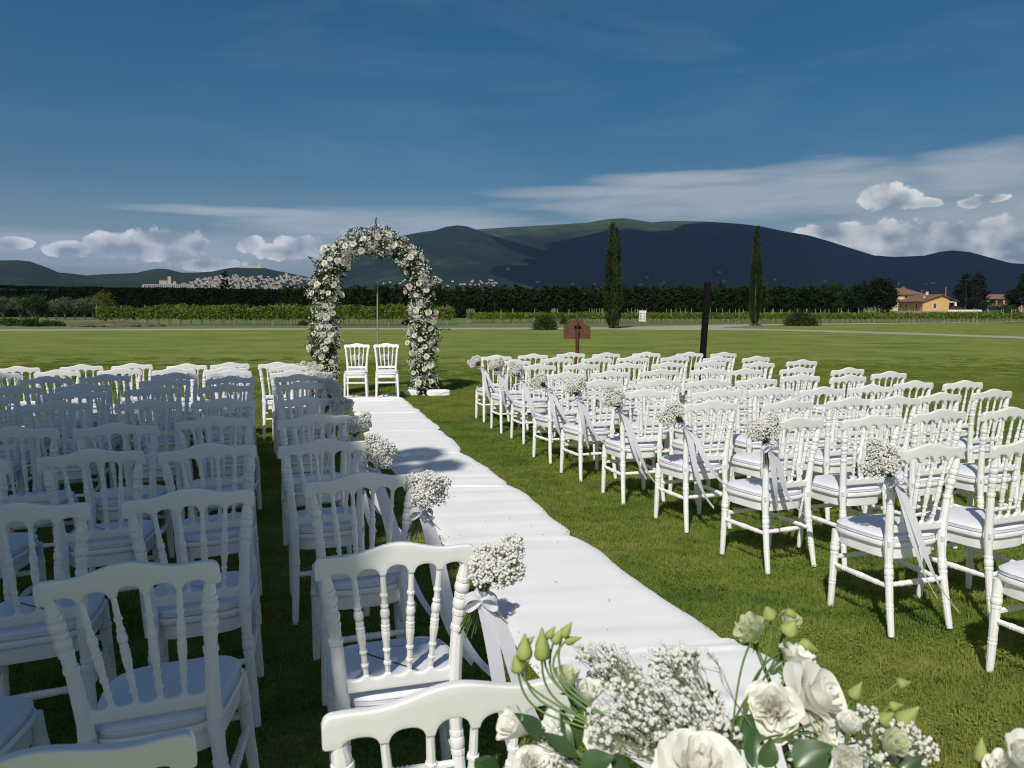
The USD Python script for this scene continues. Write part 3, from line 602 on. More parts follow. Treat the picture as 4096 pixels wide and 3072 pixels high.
def make_chair(name, label, cat, loc, rotz, group):
    c = thing(name, label, cat, loc, rotz, group); m = M['chair']
    # seat
    def seat_line(w_front, w_back, y0, y1, n=48):
        out = []
        for a in np.linspace(0, 2 * PI, n, endpoint=False):
            ca, sa = math.cos(a), math.sin(a); e = .52
            x, y = math.copysign(abs(ca) ** e, ca), math.copysign(abs(sa) ** (.62 if sa > 0 else .4), sa)
            t = (y + 1) / 2; w = w_back * (1 - t) + w_front * t
            out.append((x * w, y0 * (1 - t) + y1 * t))
        return out
    so = seat_line(.209, .165, .039, .432)
    put('seat_frame', slab(so, [(.008, .400), (.002, .404), (0, .410), (0, .420), (.003, .426), (.012, .428)]), m, c, smooth=40)
    ap = MB(); api = seat_line(.192, .150, .052, .417)
    put('apron', slab(api, [(.003, .345), (0, .349), (0, .401)]), m, c, smooth=40)
    co = seat_line(.203, .158, .046, .425)
    v, f = slab(co, [(.008, .427), (.001, .432), (-.001, .440), (0, .448), (.008, .456), (.022, .462), (.05, .466), (.09, .4685)])
    cu = put('cushion', (v, f), M['cushion'], c, smooth=60)
    for zz in (.4335, .4465):
        ln = np.array(seat_line(.2045, .1595, .0445, .4265)); put('piping', tube(np.column_stack([np.vstack([ln, ln[:1]]), np.full(len(ln) + 1, zz)]), .0018, 5, cap=False), M['cushion'], cu, smooth=True)
    for s in (-1, 1):
        x, y = s * post_x(.43), post_y(.43); put('strap', MB().box((x, y - .002, .431), (.038, .038, .026)).mesh(), M['cushion'], cu)
    # back posts, running down into the rear legs
    L = .845
    prof = [(0, .0125), (.02, .0135), (.10, .0150)] + ring(.125, .0150, .0165, .006) + ring(.142, .0150, .0165, .006) + [(.155, .0155), (.25, .0165)] + ring(.268, .0160, .0185, .008) + bulb(.295, .0155, .0195, .018) + ring(.322, .0160, .0185, .008) + [(.34, .0165), (.385, .0175), (.40, .0195), (.465, .0195), (.475, .0175), (.52, .0178), (.62, .0158)] + \
        ring(.635, .0145, .0185, .008) + [(.647, .0150), (.668, .0160)] + ring(.682, .0145, .0180, .008) + bulb(.708, .0140, .0195, .016) + ring(.733, .0140, .0175, .007) + bulb(.757, .0140, .0195, .015) + ring(.780, .0130, .0178, .007) + [(.79, .0150), (.80, .0148), (L * .985, .0095), (L, .0092)]
    for s in (-1, 1):
        put('rear_leg', turned(prof, None, None, 10, lambda z, s=s: (s * post_x(z), post_y(z), z)), m, c, smooth=35)
    fl = [(0, .0125), (.02, .0140), (.10, .0155)] + ring(.125, .0150, .0168, .006) + ring(.142, .0150, .0168, .006) + [(.155, .0160), (.27, .0180)] + ring(.285, .0165, .0198, .007) + bulb(.310, .0160, .0215, .016) + ring(.333, .0160, .0200, .007) + [(.345, .019), (.405, .019)]
    for s in (-1, 1):
        put('front_leg', turned(fl, None, None, 10, lambda z, s=s: (s * (.183 - .012 * z / .4), .394 - .006 * z / .4, z)), m, c, smooth=35)
    # stretchers
    st = [(0, .0085), (.10, .0105)] + ring(.2, .0105, .0125, .012) + ring(.235, .0105, .0125, .012) + [(.3, .0115), (.42, .0125)] + ring(.46, .0110, .0138, .012) + ring(.5, .0110, .0138, .012) + ring(.54, .0110, .0138, .012) + [(.58, .0125), (.7, .0115)] + ring(.765, .0105, .0125, .012) + ring(.8, .0105, .0125, .012) + [(.9, .0105), (1, .0085)]
    zr = .235
    put('stretcher', turned(st, (-post_x(zr), post_y(zr), zr), (post_x(zr), post_y(zr), zr)), m, c, smooth=35)
    put('stretcher', turned([(0, .011), (.5, .012), (1, .011)], (-.176, .390, .262), (.176, .390, .262), 6), m, c, smooth=35)
    for s in (-1, 1): put('stretcher', turned(st, (s * post_x(.225), post_y(.225), .225), (s * .177, .390, .225)), m, c, smooth=35)
    # rails: cut from a board, leaning with the posts, edges rounded
    def board(xs, bot, top, th, lean):
        e = .0042; sec = [(0, e, -1), (0, .0012, -.82), (0, 0, -.5), (0, 0, .5), (0, .0012, .82), (0, e, 1)]
        n = len(xs); rows = []
        for side, a, b in ((-1, bot, top), ):
            for _, ins, t in sec: rows.append((bot + ins, np.full(n, t * th)))
            for q in (.25, .5, .75): rows.append((bot + e + (top - bot - 2 * e) * q, np.full(n, th)))
            for _, ins, t in sec[::-1]: rows.append((top - ins, np.full(n, t * th)))
            for q in (.75, .5, .25): rows.append((bot + e + (top - bot - 2 * e) * q, np.full(n, -th)))
        Z = np.array([r[0] for r in rows]); T = np.array([r[1] for r in rows]); k = len(rows); X = np.broadcast_to(xs, Z.shape)
        v = np.stack([X, lean(X, Z) + T, Z], -1).reshape(-1, 3); i, j = np.meshgrid(np.arange(k), np.arange(n - 1), indexing='ij'); i2 = (i + 1) % k
        q = np.stack([i * n + j, i2 * n + j, i2 * n + j + 1, i * n + j + 1], -1).reshape(-1, 4); m_ = MB().add(v, q)
        for col in (0, n - 1):
            lp = v.reshape(k, n, 3)[:, col]; m_.add(np.vstack([lp, lp.mean(0)]), np.stack([np.arange(k), (np.arange(k) + 1) % k, np.full(k, k)], 1))
        return m_.mesh()
    xs = np.linspace(-.2155, .2155, 151); ax = np.abs(xs)
    top = .8765 + .0315 * np.exp(-(xs / .094) ** 2) + .005 * np.exp(-((ax - .178) / .042) ** 2)
    er = np.clip((ax - .1995) / .016, 0, 1); top -= .018 * (1 - np.sqrt(1 - er ** 2 * .999)); bot = np.full(151, .8165) + .004 * (1 - np.sqrt(1 - np.clip((ax - .2095) / .006, 0, 1) ** 2 * .999))
    for k in range(-2, 3):
        tt = (xs - k * .0775) / .0305; i_ = np.abs(tt) < 1; bot[i_] += (.028, .023, .018)[abs(k)] * (1 - np.abs(tt[i_]) ** 2.4) ** .5
    put('top_rail', board(xs, bot, top, .0112, lambda X, Z: post_y(Z) - .010 * (1 - (X / .2) ** 2)), m, c, smooth=42)
    xb = np.linspace(-.152, .152, 91); tp = np.full(91, .527)
    for k in range(-2, 3):
        tt = (xb - k * .0595) / .0235; i_ = np.abs(tt) < 1; tp[i_] -= .0125 * (1 - np.abs(tt[i_]) ** 2.2) ** .5
    put('lower_rail', board(xb, np.full(91, .478), tp, .0092, lambda X, Z: post_y(Z)), m, c, smooth=42)
    sp = [(0, .0062), (.10, .0068)] + ring(.115, .0068, .0100, .013) + [(.17, .0072)] + ring(.245, .0072, .0102, .013) + [(.30, .0082), (.40, .0110), (.43, .0105)] + ring(.452, .0088, .0112, .011) + ring(.482, .0088, .0114, .011) + [(.52, .0105), (.555, .0088)] + bulb(.60, .0082, .0118, .045) + ring(.672, .0075, .0100, .012) + [(.72, .0072)] + ring(.775, .0072, .0100, .013) + [(.80, .0072), (1, .0064)]
    for k in (-1.5, -.5, .5, 1.5):
        a = (k * .0595, post_y(.522), .520); b = (k * .0775, post_y(.828) - .010 * (1 - (k * .0775 / .2) ** 2), .828)
        put('spindle', turned(sp, a, b, 8), m, c, smooth=35)
    return c


LEFT = [  # rows from the arch towards the camera, (v along the row, u) of each top rail, nearest the carpet first
    [(-1.68, 5.98), (-2.19, 6.09), (-2.65, 5.99), (-3.24, 6.23), (-3.76, 6.17), (-4.36, 6.08)],
    [(-1.54, 5.47), (-2.18, 5.34), (-2.70, 5.40), (-3.24, 5.47), (-3.82, 5.42), (-4.33, 5.30)],
    [(-1.52, 4.70), (-2.12, 4.89), (-2.62, 4.69), (-3.22, 4.67), (-3.70, 4.57)],
    [(-1.47, 4.17), (-2.07, 4.13), (-2.63, 4.09), (-3.21, 3.74), (-3.72, 3.66)],
    [(-1.45, 3.38), (-2.06, 3.33), (-2.61, 3.33), (-3.16, 3.19), (-3.68, 2.96)],
    [(-1.45, 2.20), (-2.01, 2.25), (-2.49, 2.31), (-3.10, 2.40), (-3.60, 2.27)],
    [(-1.42, 1.25), (-1.99, 1.30), (-2.49, 1.16), (-2.98, 1.16)],
    [(-1.43, .30), (-1.96, .32), (-2.45, .31), (-2.97, .23)],
    [(-1.33, -.54), (-1.94, -.65), (-2.46, -.71)],
    [(-1.33, -1.49), (-2.00, -1.46), (-2.53, -1.57)],
    [(-1.35, -2.31), (-1.97, -2.34)]]
RIGHT = [
    [(1.12, 6.59), (1.69, 6.74), (2.31, 6.93), (2.77, 6.73), (3.37, 6.69), (3.96, 6.52), (4.41, 6.36)],
    [(1.10, 5.65), (1.75, 5.94), (2.27, 5.86), (2.77, 5.85), (3.35, 5.79), (3.80, 5.50), (4.34, 5.44)],
    [(1.14, 4.85), (1.67, 4.84), (2.18, 4.76), (2.71, 4.75), (3.30, 4.81), (3.77, 4.51), (4.46, 4.65)],
    [(1.06, 3.70), (1.55, 3.74), (2.14, 3.82), (2.67, 3.78), (3.02, 3.62), (3.68, 3.66), (4.13, 3.42)],
    [(1.06, 2.87), (1.61, 2.79), (2.02, 2.66), (2.52, 2.66), (3.12, 2.86), (3.51, 2.66), (4.18, 2.89)],
    [(1.09, 2.01), (1.64, 1.85), (2.12, 1.87), (2.53, 1.77), (3.03, 1.81), (3.64, 2.00), (4.07, 1.88)],
    [(1.18, 1.18), (1.73, 1.09), (2.25, 1.10), (2.60, 1.07), (3.10, 1.16), (3.68, 1.24)],
    [(1.22, .31), (1.73, .27), (2.32, .37), (2.82, .33)],
    [(1.26, -.63), (1.83, -.64)],
    [(1.44, -1.43)]]
ORD = ['first', 'second', 'third', 'fourth', 'fifth', 'sixth', 'seventh', 'eighth', 'ninth', 'tenth', 'eleventh']
GL, GR = 'white chairs in rows left of the carpet', 'white chairs in rows right of the carpet'
chair0, aisle_posts = None, []
crng = np.random.default_rng(11)
for side, rows, base in (('left', LEFT, 16.5), ('right', RIGHT, 19.5)):
    for r, row in enumerate(rows):
        for k, (v, u) in enumerate(row):
            p = uv(u, v); rz = base + crng.normal(0, 2.0); roll = 0.0
            if side == 'right' and r < 3: rz -= 2
            if side == 'left': rz = 12 if (r == 9 and k > 0) else rz - 2 * (r > 7 and k == 0); roll = -4.2 if (r == 9 and k > 0) else -2.0 if r > 6 and k > 0 else -1.0
            p = p + np.array([math.cos(math.radians(rz)), math.sin(math.radians(rz))]) * .9 * math.sin(math.radians(-roll)) * (r > 6)
            shade = 'shaded white chair' if side == 'left' and (r > 3 or (r == 3 and k < 3)) and not (k == 0 and r > 8) else 'sunlit white chair'
            where = f'at the carpet end of the {ORD[r]} row from the arch' if k == 0 else f'{ORD[k]} from the carpet in the {ORD[r]} row from the arch'
            label = f'{shade}, {side} block, {where}'
            if side == 'right' and r == 9: label = 'sunlit white chair cut off by the right picture edge, nearest of the right block'
            args = ('spindle_back_chair', label, 'chair', (p[0], p[1], .012), rz, GL if side == 'left' else GR)
            if chair0 is None: chair0 = make_chair(*args)
            else: copy_of(chair0, *args, tilt=(0 if r > 6 else crng.normal(0, .4), roll if r > 6 else roll + crng.normal(0, .4)))
            if k == 0: aisle_posts.append((side, r, p, rz))
for v, u, rz, w in ((-.40, 10.08, 186, 'left'), (.09, 10.02, 190, 'right')):
    p = uv(u, v); copy_of(chair0, 'spindle_back_chair', f'white chair facing the guests under the arch, {w} one of the pair', 'chair', (p[0], p[1], .036), rz, 'pair of white chairs under the arch')

# ------------------------------------------------------------------ houses
M['yellow'] = plain('yellow_render', (.60, .39, .15), rough=.9, vary=.06, scale=.8)
M['cream'] = plain('cream_render', (.60, .48, .28), rough=.9, vary=.06, scale=.8)
M['pink'] = plain('pink_render', (.55, .30, .22), rough=.9, vary=.06, scale=.8)
M['tiles'] = plain('terracotta_tiles', (.20, .105, .070), rough=.9, vary=.45, scale=2.2)
M['shutter'] = plain('brown_shutter', (.10, .045, .03), rough=.7)
M['trim'] = plain('white_trim', (.72, .70, .66), rough=.8)
M['dark'] = plain('dark_opening', (.02, .02, .022), rough=.6)
M['metal'] = plain('grey_metal', (.25, .25, .26), rough=.5)
M['drygrass'] = plain('dry_grass_bank', (.22, .17, .085), rough=1.0, vary=.25, scale=.8)


def tile_rows(parent, a, b, down, drop, n, seed):
    """Roof tiles as separate courses lapping down the slope from the ridge a-b."""
    a, b, down = map(lambda q: np.asarray(q, float), (a, b, down)); L = np.linalg.norm(b - a); ex = (b - a) / L; nr = unit(np.cross(ex, down)); nr = nr if nr[2] > 0 else -nr
    r = np.random.default_rng(seed)
    for k in range(n):
        m = MB(); d0, d1 = down * (k / n), down * ((k + 1.12) / n)
        w = L / 40
        for j in range(40):
            x0, x1 = ex * (j * w), ex * ((j + 1) * w); li = r.uniform(0, .03)
            m.add([a + x0 + d0 + nr * .03, a + x1 + d0 + nr * .03, a + x1 + d1 + nr * (.07 + li), a + x0 + d1 + nr * (.07 + li), a + (x0 + x1) / 2 + d0 + nr * .10, a + (x0 + x1) / 2 + d1 + nr * (.15 + li)], [[0, 4, 5], [0, 5, 3], [4, 1, 2], [4, 2, 5]])
        put('tile_row', m.mesh(), M['tiles'], parent)


def window(t, c, w, h, axis, out):
    """frame, shutters; axis 'x' or 'y' is the way the wall runs, out +1 or -1 the side it faces."""
    def bx(du, dz, su, sz, o, th): return ((c[0] + du, c[1] + out * o, c[2] + dz), (su, th, sz)) if axis == 'x' else ((c[0] + out * o, c[1] + du, c[2] + dz), (th, su, sz))
    fr = MB()
    for du, dz, su, sz in ((-w / 2, 0, .16, h + .16), (w / 2, 0, .16, h + .16), (0, h / 2, w - .16, .16), (0, -h / 2, w - .16, .16)): fr.box(*bx(du, dz, su, sz, .03, .08))
    wn = put('window', fr.mesh(), M['trim'], t)
    for s in (-1, 1): put('shutter', MB().box(*bx(s * w * .235, 0, w * .45, h * .97 - .1, .012, .05)).mesh(), M['shutter'], wn)


hs = thing('yellow_house', 'single-storey yellow house with tiled gable roof and brown shutters', 'house', (*at_d(3683, 220)[:2], .55))
W, Ld, eav, rg = 7.3, 14.0, 2.75, 4.5; rx = 5.1
gw = np.array([(0, 0), (W, 0), (W, eav + (9.4 - W) * (rg - eav) / (9.4 - rx) * 1.0), (rx, rg - .12), (0, eav)])
v, f = slab(gw, [(0, 0), (0, Ld)]); put('wall', (np.column_stack([v[:, 0], v[:, 2], v[:, 1]]), f), M['yellow'], hs)
ro = MB(); th = .16
for xa, za, xb, zb in ((-.7, eav - .25, rx, rg), (rx, rg, 9.9, eav - .2)):
    ro.add([(xa, -.6, za), (xb, -.6, zb), (xb, Ld + .5, zb), (xa, Ld + .5, za), (xa, -.6, za + th), (xb, -.6, zb + th), (xb, Ld + .5, zb + th), (xa, Ld + .5, za + th)], [[0, 1, 2, 3], [4, 7, 6, 5], [0, 4, 5, 1], [1, 5, 6, 2], [2, 6, 7, 3], [3, 7, 4, 0]])
rf = put('roof', ro.mesh(), M['tiles'], hs)
tile_rows(rf, (rx, -.6, rg + th), (rx, Ld + .5, rg + th), (-.7 - rx, 0, eav - .25 - rg), 0, 9, 5)
window(hs, (3.35, 0, 1.55), 1.05, 1.5, 'x', -1)
for yy in (3.2, 9.2, 12.2): window(hs, (0, yy, 1.45), 1.05, 1.4, 'y', -1)
put('porch_beam', MB().box((8.35, .1, 2.62), (2.1, .3, .3)).mesh(), M['trim'], hs)
put('porch_pillar', MB().box((9.1, .1, 1.235), (.55, .5, 2.47)).mesh(), M['trim'], hs)
put('porch_back', MB().box((7.9, 4.0, 1.3), (1.1, .1, 2.6)).mesh(), M['dark'], hs)
put('chimney', MB().box((2.0, 3.5, 3.5), (.6, .6, 1.5)).box((2.0, 3.5, 4.3), (.75, .75, .1)).mesh(), M['yellow'], hs)
put('chimney', MB().box((5.4, 8.5, 4.9), (.6, .6, 1.1)).box((5.4, 8.5, 5.5), (.8, .8, .1)).mesh(), M['trim'], hs)
put('gutter', tube([(-.72, -.6, eav - .2), (-.72, Ld + .5, eav - .2)], .07, 6), M['shutter'], hs)
bank = MB(); x0, x1 = at_d(3560, 213)[0], at_d(4040, 213)[0]; y0 = 208
bank.add([(x0 - 4, y0, -.1), (x1 + 6, y0, -.1), (x1, y0 + 4, .55), (x0, y0 + 4, .55), (x1 + 4, y0 + 60, .55), (x0 - 3, y0 + 60, .55)], [[0, 1, 2, 3], [3, 2, 4, 5]])
put('bank', bank.mesh(), M['drygrass'], kind='structure')
put('low_wall', MB().box((at_d(3850, 216)[0], 216, .75), (9.5, .25, .5)).mesh(), M['trim'])
tag(stage.GetPrimAtPath('/World/low_wall'), 'low pale wall right of the yellow house', 'wall')


def hip_house(name, label, loc, w, d, eave, ridge, wallm, seed, openings):
    t = thing(name, label, 'house', loc)
    put('wall', MB().box((0, 0, eave / 2), (w, d, eave)).mesh(), wallm, t); o = .7; k = d / 2 * .8
    put('roof', MB().add([(-w / 2 - o, -d / 2 - o, eave - .05), (w / 2 + o, -d / 2 - o, eave - .05), (w / 2 + o, d / 2 + o, eave - .05), (-w / 2 - o, d / 2 + o, eave - .05), (-w / 2 + k, 0, ridge), (w / 2 - k, 0, ridge)], [[0, 1, 5, 4]]).add([(-w / 2 - o, -d / 2 - o, eave - .05), (w / 2 + o, -d / 2 - o, eave - .05), (w / 2 + o, d / 2 + o, eave - .05), (-w / 2 - o, d / 2 + o, eave - .05), (-w / 2 + k, 0, ridge), (w / 2 - k, 0, ridge)], [[1, 2, 5], [2, 3, 4], [2, 4, 5], [3, 0, 4], [0, 3, 2], [0, 2, 1]]).mesh(), M['tiles'], t)
    for x, z, ww, hh in openings: put('window', MB().box((x, -d / 2 - .01, z), (ww, .12, hh)).mesh(), M['dark'], t)
    return t


h2 = hip_house('two_storey_house', 'cream two-storey house rising behind the yellow house', (*at_d(3585, 252)[:2], 0), 11.0, 9.0, 5.7, 7.7, M['cream'], 3, [(-2.8, 4.9, .9, .5), (0.2, 4.9, .9, .5), (3.2, 4.9, 1.2, .5), (-1.5, 2.4, .9, 1.4)])
put('chimney', MB().box((1.5, .5, 7.7), (1.0, .7, 1.0)).mesh(), M['tiles'], h2)
hip_house('pink_house', 'long pink house with dark balcony openings at the right edge', (*at_d(3972, 320)[:2], 0), 12.0, 9.0, 5.1, 7.0, M['pink'], 4, [(-3.9, 3.9, 2.2, 1.5), (-.9, 3.9, 2.2, 1.5), (2.1, 3.9, 2.2, 1.5)])
hip_house('pink_house', 'smaller pink annex right of the long pink house', (*at_d(4028, 322)[:2], 0), 6.0, 7.0, 4.6, 6.9, M['pink'], 5, [(.4, 3.3, .8, 1.4)])
for px, d, z0, h, w, l in ((3582, 248, 7.2, 2.2, 1.0, 'thin roof aerial on the two-storey house'), (3676, 226, 3.6, 3.0, 1.0, 'thin roof aerial behind the yellow house roof')):
    a = thing('roof_aerial', l, 'aerial', (*at_d(px, d)[:2], z0)); put('mast', tube([(0, 0, 0), (0, 0, h)], .05, 6), M['metal'], a); put('antenna', MB().box((.35, 0, h * .95), (w, .05, .05)).box((.7, 0, h * .95), (.05, .5, .05)).mesh(), M['metal'], a)
tag(put('utility_pole', tube([(*at_d(3772, 245)[:2], 0), (*at_d(3772, 245)[:2], 7.9)], [.16, .11], 8), M['post']), 'bare utility pole between the yellow house and the cedars', 'pole')
M['glass'] = plain('car_glass', (.02, .025, .03), rough=.1)
for k, (px, d, z0, col, l) in enumerate(((3822, 219, .56, (.09, .012, .014), 'dark red car parked beside the yellow house'), (3962, 196, .0, (.06, .09, .13), 'blue grey car parked in front of the pink house'))):
    c = thing('parked_car', l, 'car', (*at_d(px, d)[:2], z0), 20)
    body = np.array([(-2.0, .35), (2.0, .35), (2.05, .75), (1.9, .88), (1.0, .95), (-1.9, .95), (-2.05, .7)]); v, f = slab(body, [(.06, -.84), (0, -.78), (0, .78), (.06, .84)]); put('body', (np.column_stack([v[:, 0], v[:, 2], v[:, 1]]), f), plain(f'car_paint_{k}', col, rough=.25), c)
    cab = np.array([(-1.7, .95), (.95, .95), (.35, 1.42), (-1.2, 1.45)]); v, f = slab(cab, [(.05, -.72), (0, -.66), (0, .66), (.05, .72)]); put('cabin', (np.column_stack([v[:, 0], v[:, 2], v[:, 1]]), f), M['glass'], c)
    for x in (-1.25, 1.25):
        for y in (-.76, .76): put('wheel', tube([(x, y - .1, .32), (x, y + .1, .32)], .32, 14), M['dark'], c)

# ------------------------------------------------------------------ the hill town
M['stone'] = plain('pale_town_stone', (.52, .46, .38), rough=.95, vary=.12, scale=.2)
M['stone2'] = plain('pink_town_stone', (.50, .42, .35), rough=.95, vary=.12, scale=.2)
M['roofs'] = plain('town_roof_tiles', (.20, .13, .10), rough=.95, vary=.2, scale=.3)


def town_house(name, label, loc, rotz, w, d, h, wallm, group, scale=None, hole=True):
    t = thing(name, label, 'house', loc, rotz, group, scale)
    put('wall', MB().box((0, 0, h / 2 - 4), (w, d, h + 8)).mesh(), wallm, t); o, rg = .5, h + d * .20
    put('roof', MB().add([(-w / 2 - o, -d / 2 - o, h), (w / 2 + o, -d / 2 - o, h), (w / 2 + o, 0, rg), (-w / 2 - o, 0, rg), (w / 2 + o, d / 2 + o, h), (-w / 2 - o, d / 2 + o, h)], [[0, 1, 2, 3], [3, 2, 4, 5]]).add([(-w / 2 - o, -d / 2 - o, h), (w / 2 + o, -d / 2 - o, h), (w / 2 + o, 0, rg), (-w / 2 - o, 0, rg), (w / 2 + o, d / 2 + o, h), (-w / 2 - o, d / 2 + o, h)], [[1, 4, 2], [0, 3, 5]]).mesh(), M['roofs'], t)
    for z in (h * .35, h * .72):
        for k in range(3): put('window', MB().box(((k - 1) * w * .3, -d / 2, z), (1.1, .3, 1.7)).mesh(), M['dark'], t)
    return t


GT, LT = 'pale stone houses of the hill town', 'small pale stone house in the far hill town'
up_x, up_y = [560, 640, 767, 787, 831, 865, 950, 990, 1080, 1150, 1258, 1300], [1142, 1142, 1131, 1122, 1114, 1107, 1104, 1109, 1107, 1105, 1111, 1116]
protos, nh, hr = [], 0, np.random.default_rng(41)
spots = []
for py in np.arange(1103, 1164, 5.6):
    for px in np.arange(585, 1335, 9.2 + (py - 1103) * .03):
        x, y = px + hr.uniform(-4, 4), py + hr.uniform(-2, 2)
        if y < np.interp(x, up_x, up_y): continue
        if x < 775 and y < 1141: continue
        if hr.uniform() < .30 + .15 * (y > 1140): continue
        p = town_hill.hit(x, y)
        if p is not None: spots.append(p)
hr.shuffle(spots)
for k, p in enumerate(spots[:285]):
    rz = -math.degrees(math.atan2(p[0], p[1])) + hr.normal(0, 22)
    if len(protos) < 6: protos.append(town_house('town_house', LT, p, rz, (13, 16, 11, 20, 12, 15)[len(protos)], (9, 10, 9, 11, 8, 10)[len(protos)], (9, 8, 12, 9, 7, 11)[len(protos)], M[('stone', 'stone2')[len(protos) % 2]], GT, (1, 1, 1)))
    else: copy_of(protos[k % 6], 'town_house', LT, 'house', p, rz, GT, (hr.uniform(.7, 1.1), 1, hr.uniform(.65, 1.0)))
bw = thing('basilica', 'pale basilica with a square bell tower at the left end of the hill town', 'church', town_hill.hit(672, 1142), 24)
put('nave', MB().box((-8, 0, 6), (34, 16, 26)).mesh(), M['stone'], bw); put('roof', MB().add([(-26, -9, 19), (10, -9, 19), (10, 0, 24), (-26, 0, 24), (10, 9, 19), (-26, 9, 19)], [[0, 1, 2, 3], [3, 2, 4, 5]]).mesh(), M['roofs'], bw)
put('bell_tower', MB().box((17, 0, 15), (13, 12, 46)).box((17, 0, 38.5), (14, 13, 1.5)).mesh(), M['stone'], bw); put('facade', MB().box((38, 2, 5), (12, 6, 26)).mesh(), M['stone'], bw)
cv = thing('convent_wall', 'long low pale arcaded building under the basilica', 'building', town_hill.hit(670, 1149), 24)
put('wall', MB().box((10, 0, 2), (190, 12, 20)).mesh(), M['stone'], cv); put('roof', MB().box((10, 0, 12.4), (192, 13, .8)).mesh(), M['roofs'], cv)
for k in range(24): put('arch_opening', MB().box((-80 + k * 7.8, -6, 4), (3.6, .4, 10)).mesh(), M['dark'], cv)
fp = town_hill.hit(1015, 1072); fp = fp if fp is not None else np.array([-1450., 4600, 235])
ft = thing('hilltop_fortress', 'long pale fortress with a keep on top of the town hill', 'castle', fp, 18)
put('curtain_wall', MB().box((0, 0, 0), (128, 8, 22)).mesh(), M['stone'], ft)
put('keep', MB().box((46, 0, 10), (16, 14, 34)).box((54, 0, 17), (8, 9, 32)).mesh(), M['stone'], ft)
put('tower', MB().box((-60, 0, 6), (12, 12, 26)).box((-60, 0, 19.8), (8, 8, 5)).mesh(), M['stone'], ft)
put('tower', MB().box((8, 0, 5), (7, 9, 24)).mesh(), M['stone'], ft)
ct = thing('town_tower', 'square stone tower standing above the hill town roofs', 'tower', town_hill.hit(1154, 1116), 15); put('shaft', MB().box((0, 0, 10), (9, 9, 38)).mesh(), M['stone'], ct); put('battlement', MB().box((0, 0, 29.9), (10, 10, 2)).mesh(), M['stone'], ct)
GP, LP = 'small houses at the foot of the mountain', 'small pinkish house at the mountain foot'
pv = []
for k in range(52):
    x, y = hr.uniform(1500, 2010), 1104 + 42 * hr.beta(2.2, 1.3)
    if x < 1700 and hr.uniform() < .55: continue
    p = spur.hit(x, y)
    if p is None: continue
    rz = -math.degrees(math.atan2(p[0], p[1])) + hr.normal(0, 30); s = (hr.uniform(.6, 1.05), .9, hr.uniform(.5, .7))
    if not pv: pv.append(town_house('village_house', LP, p, rz, 14, 10, 9, M['stone2'], GP, s))
    else: copy_of(pv[0], 'village_house', LP, 'house', p, rz, GP, s)
GF, LF = 'lone pale houses on the dark mountain side', 'lone pale farmhouse on the dark mountain side'
fv = None
for x, y in ((2032, 1080), (2150, 1130), (2290, 1139), (2376, 1138), (2585, 1113), (2652, 1131), (2640, 1141), (2872, 1092), (2890, 1128), (2560, 1140), (3090, 1121), (3290, 1128), (3720, 1135), (3690, 1138)):
    p = mountain.hit(x, y)
    if x < 2500 and spur.hit(x, y) is not None: p = spur.hit(x, y)
    if p is None: continue
    if fv is None: fv = town_house('farmhouse', LF, p, 10, 16, 10, 8, M['stone'], GF, (1, 1, 1))
    else: copy_of(fv, 'farmhouse', LF, 'house', p, hr.uniform(-30, 30), GF, (hr.uniform(.8, 1.4), 1, hr.uniform(.8, 1.1)))
p = mountain.hit(2612, 893)
if p is not None: tag(put('radio_mast', tube([p - [0, 0, 5], p + [0, 0, 34]], [1.6, .8], 6), M['metal']), 'thin radio mast on the mountain ridge', 'mast')

# ------------------------------------------------------------------ sign, lectern, column speaker
sx, sy = at_d(2566, 70)[:2]; sn = thing('direction_sign', 'white direction board with black arrows standing before the vineyard', 'sign', (sx, sy, 0), 8, tilt=(0, 3))
put('board', MB().box((0, 0, .82), (.62, .03, .96)).mesh(), M['trim'], sn)
for s in (-1, 1): put('leg', tube([(s * .22, .03, 0), (s * .22, .03, .8)], .02, 6), M['metal'], sn)
for k, (z, way) in enumerate(((1.02, 1), (.78, 1), (.56, -1))):
    ln = MB()
    for j, w in enumerate((.20, .24, .16)): ln.box((-.26 + w / 2, -.018, z + .05 - j * .05), (w, .006, .022))
    put('lettering', ln.mesh(), M['dark'], sn)
    c = .18; put('arrow', MB().box((c, -.018, z), (.16, .006, .025)).add(np.array([(c + way * .10, -.021, z), (c + way * .02, -.021, z + .07), (c + way * .02, -.021, z + .03), (c + way * .05, -.021, z), (c + way * .02, -.021, z - .03), (c + way * .02, -.021, z - .07)]), [[0, 1, 2], [0, 2, 3], [0, 3, 4], [0, 4, 5]]).mesh(), M['dark'], sn)
M['rust'] = plain('rusty_steel', (.085, .027, .010), rough=.75, vary=.45, scale=9, bump=.3)
lx, ly = at_d(2308, 13.9)[:2]; le = thing('rusty_lectern', 'rusty steel lectern with a scalloped board on a round post, behind the right chairs', 'lectern', (lx, ly, 0), 2)
e = []
for x, z in ((0, .40), (.018, .385), (.028, .345), (.05, .325), (.068, .338), (.085, .352), (.108, .348), (.118, .325), (.108, .298), (.122, .280), (.15, .268), (.172, .262), (.186, .244), (.212, .236), (.232, .226), (.238, .205), (.238, .0)): e.append((x, z))
bo = np.array([(-x, z) for x, z in e[::-1]][:-1] + e); bo = bo[::-1] if sg.Polygon(bo).exterior.is_ccw is False else bo
v, f = slab(bo, [(.003, -.006), (0, -.004), (0, .004), (.003, .006)]); tb = math.radians(14)
put('board', (np.column_stack([v[:, 0], v[:, 2] * math.cos(tb) - v[:, 1] * math.sin(tb) * -1 - .02, 1.0 + v[:, 1] * math.cos(tb)]), f), M['rust'], le)
put('post', tube([(0, -.05, 0), (0, -.05, 1.16)], .033, 16), M['rust'], le, smooth=40)
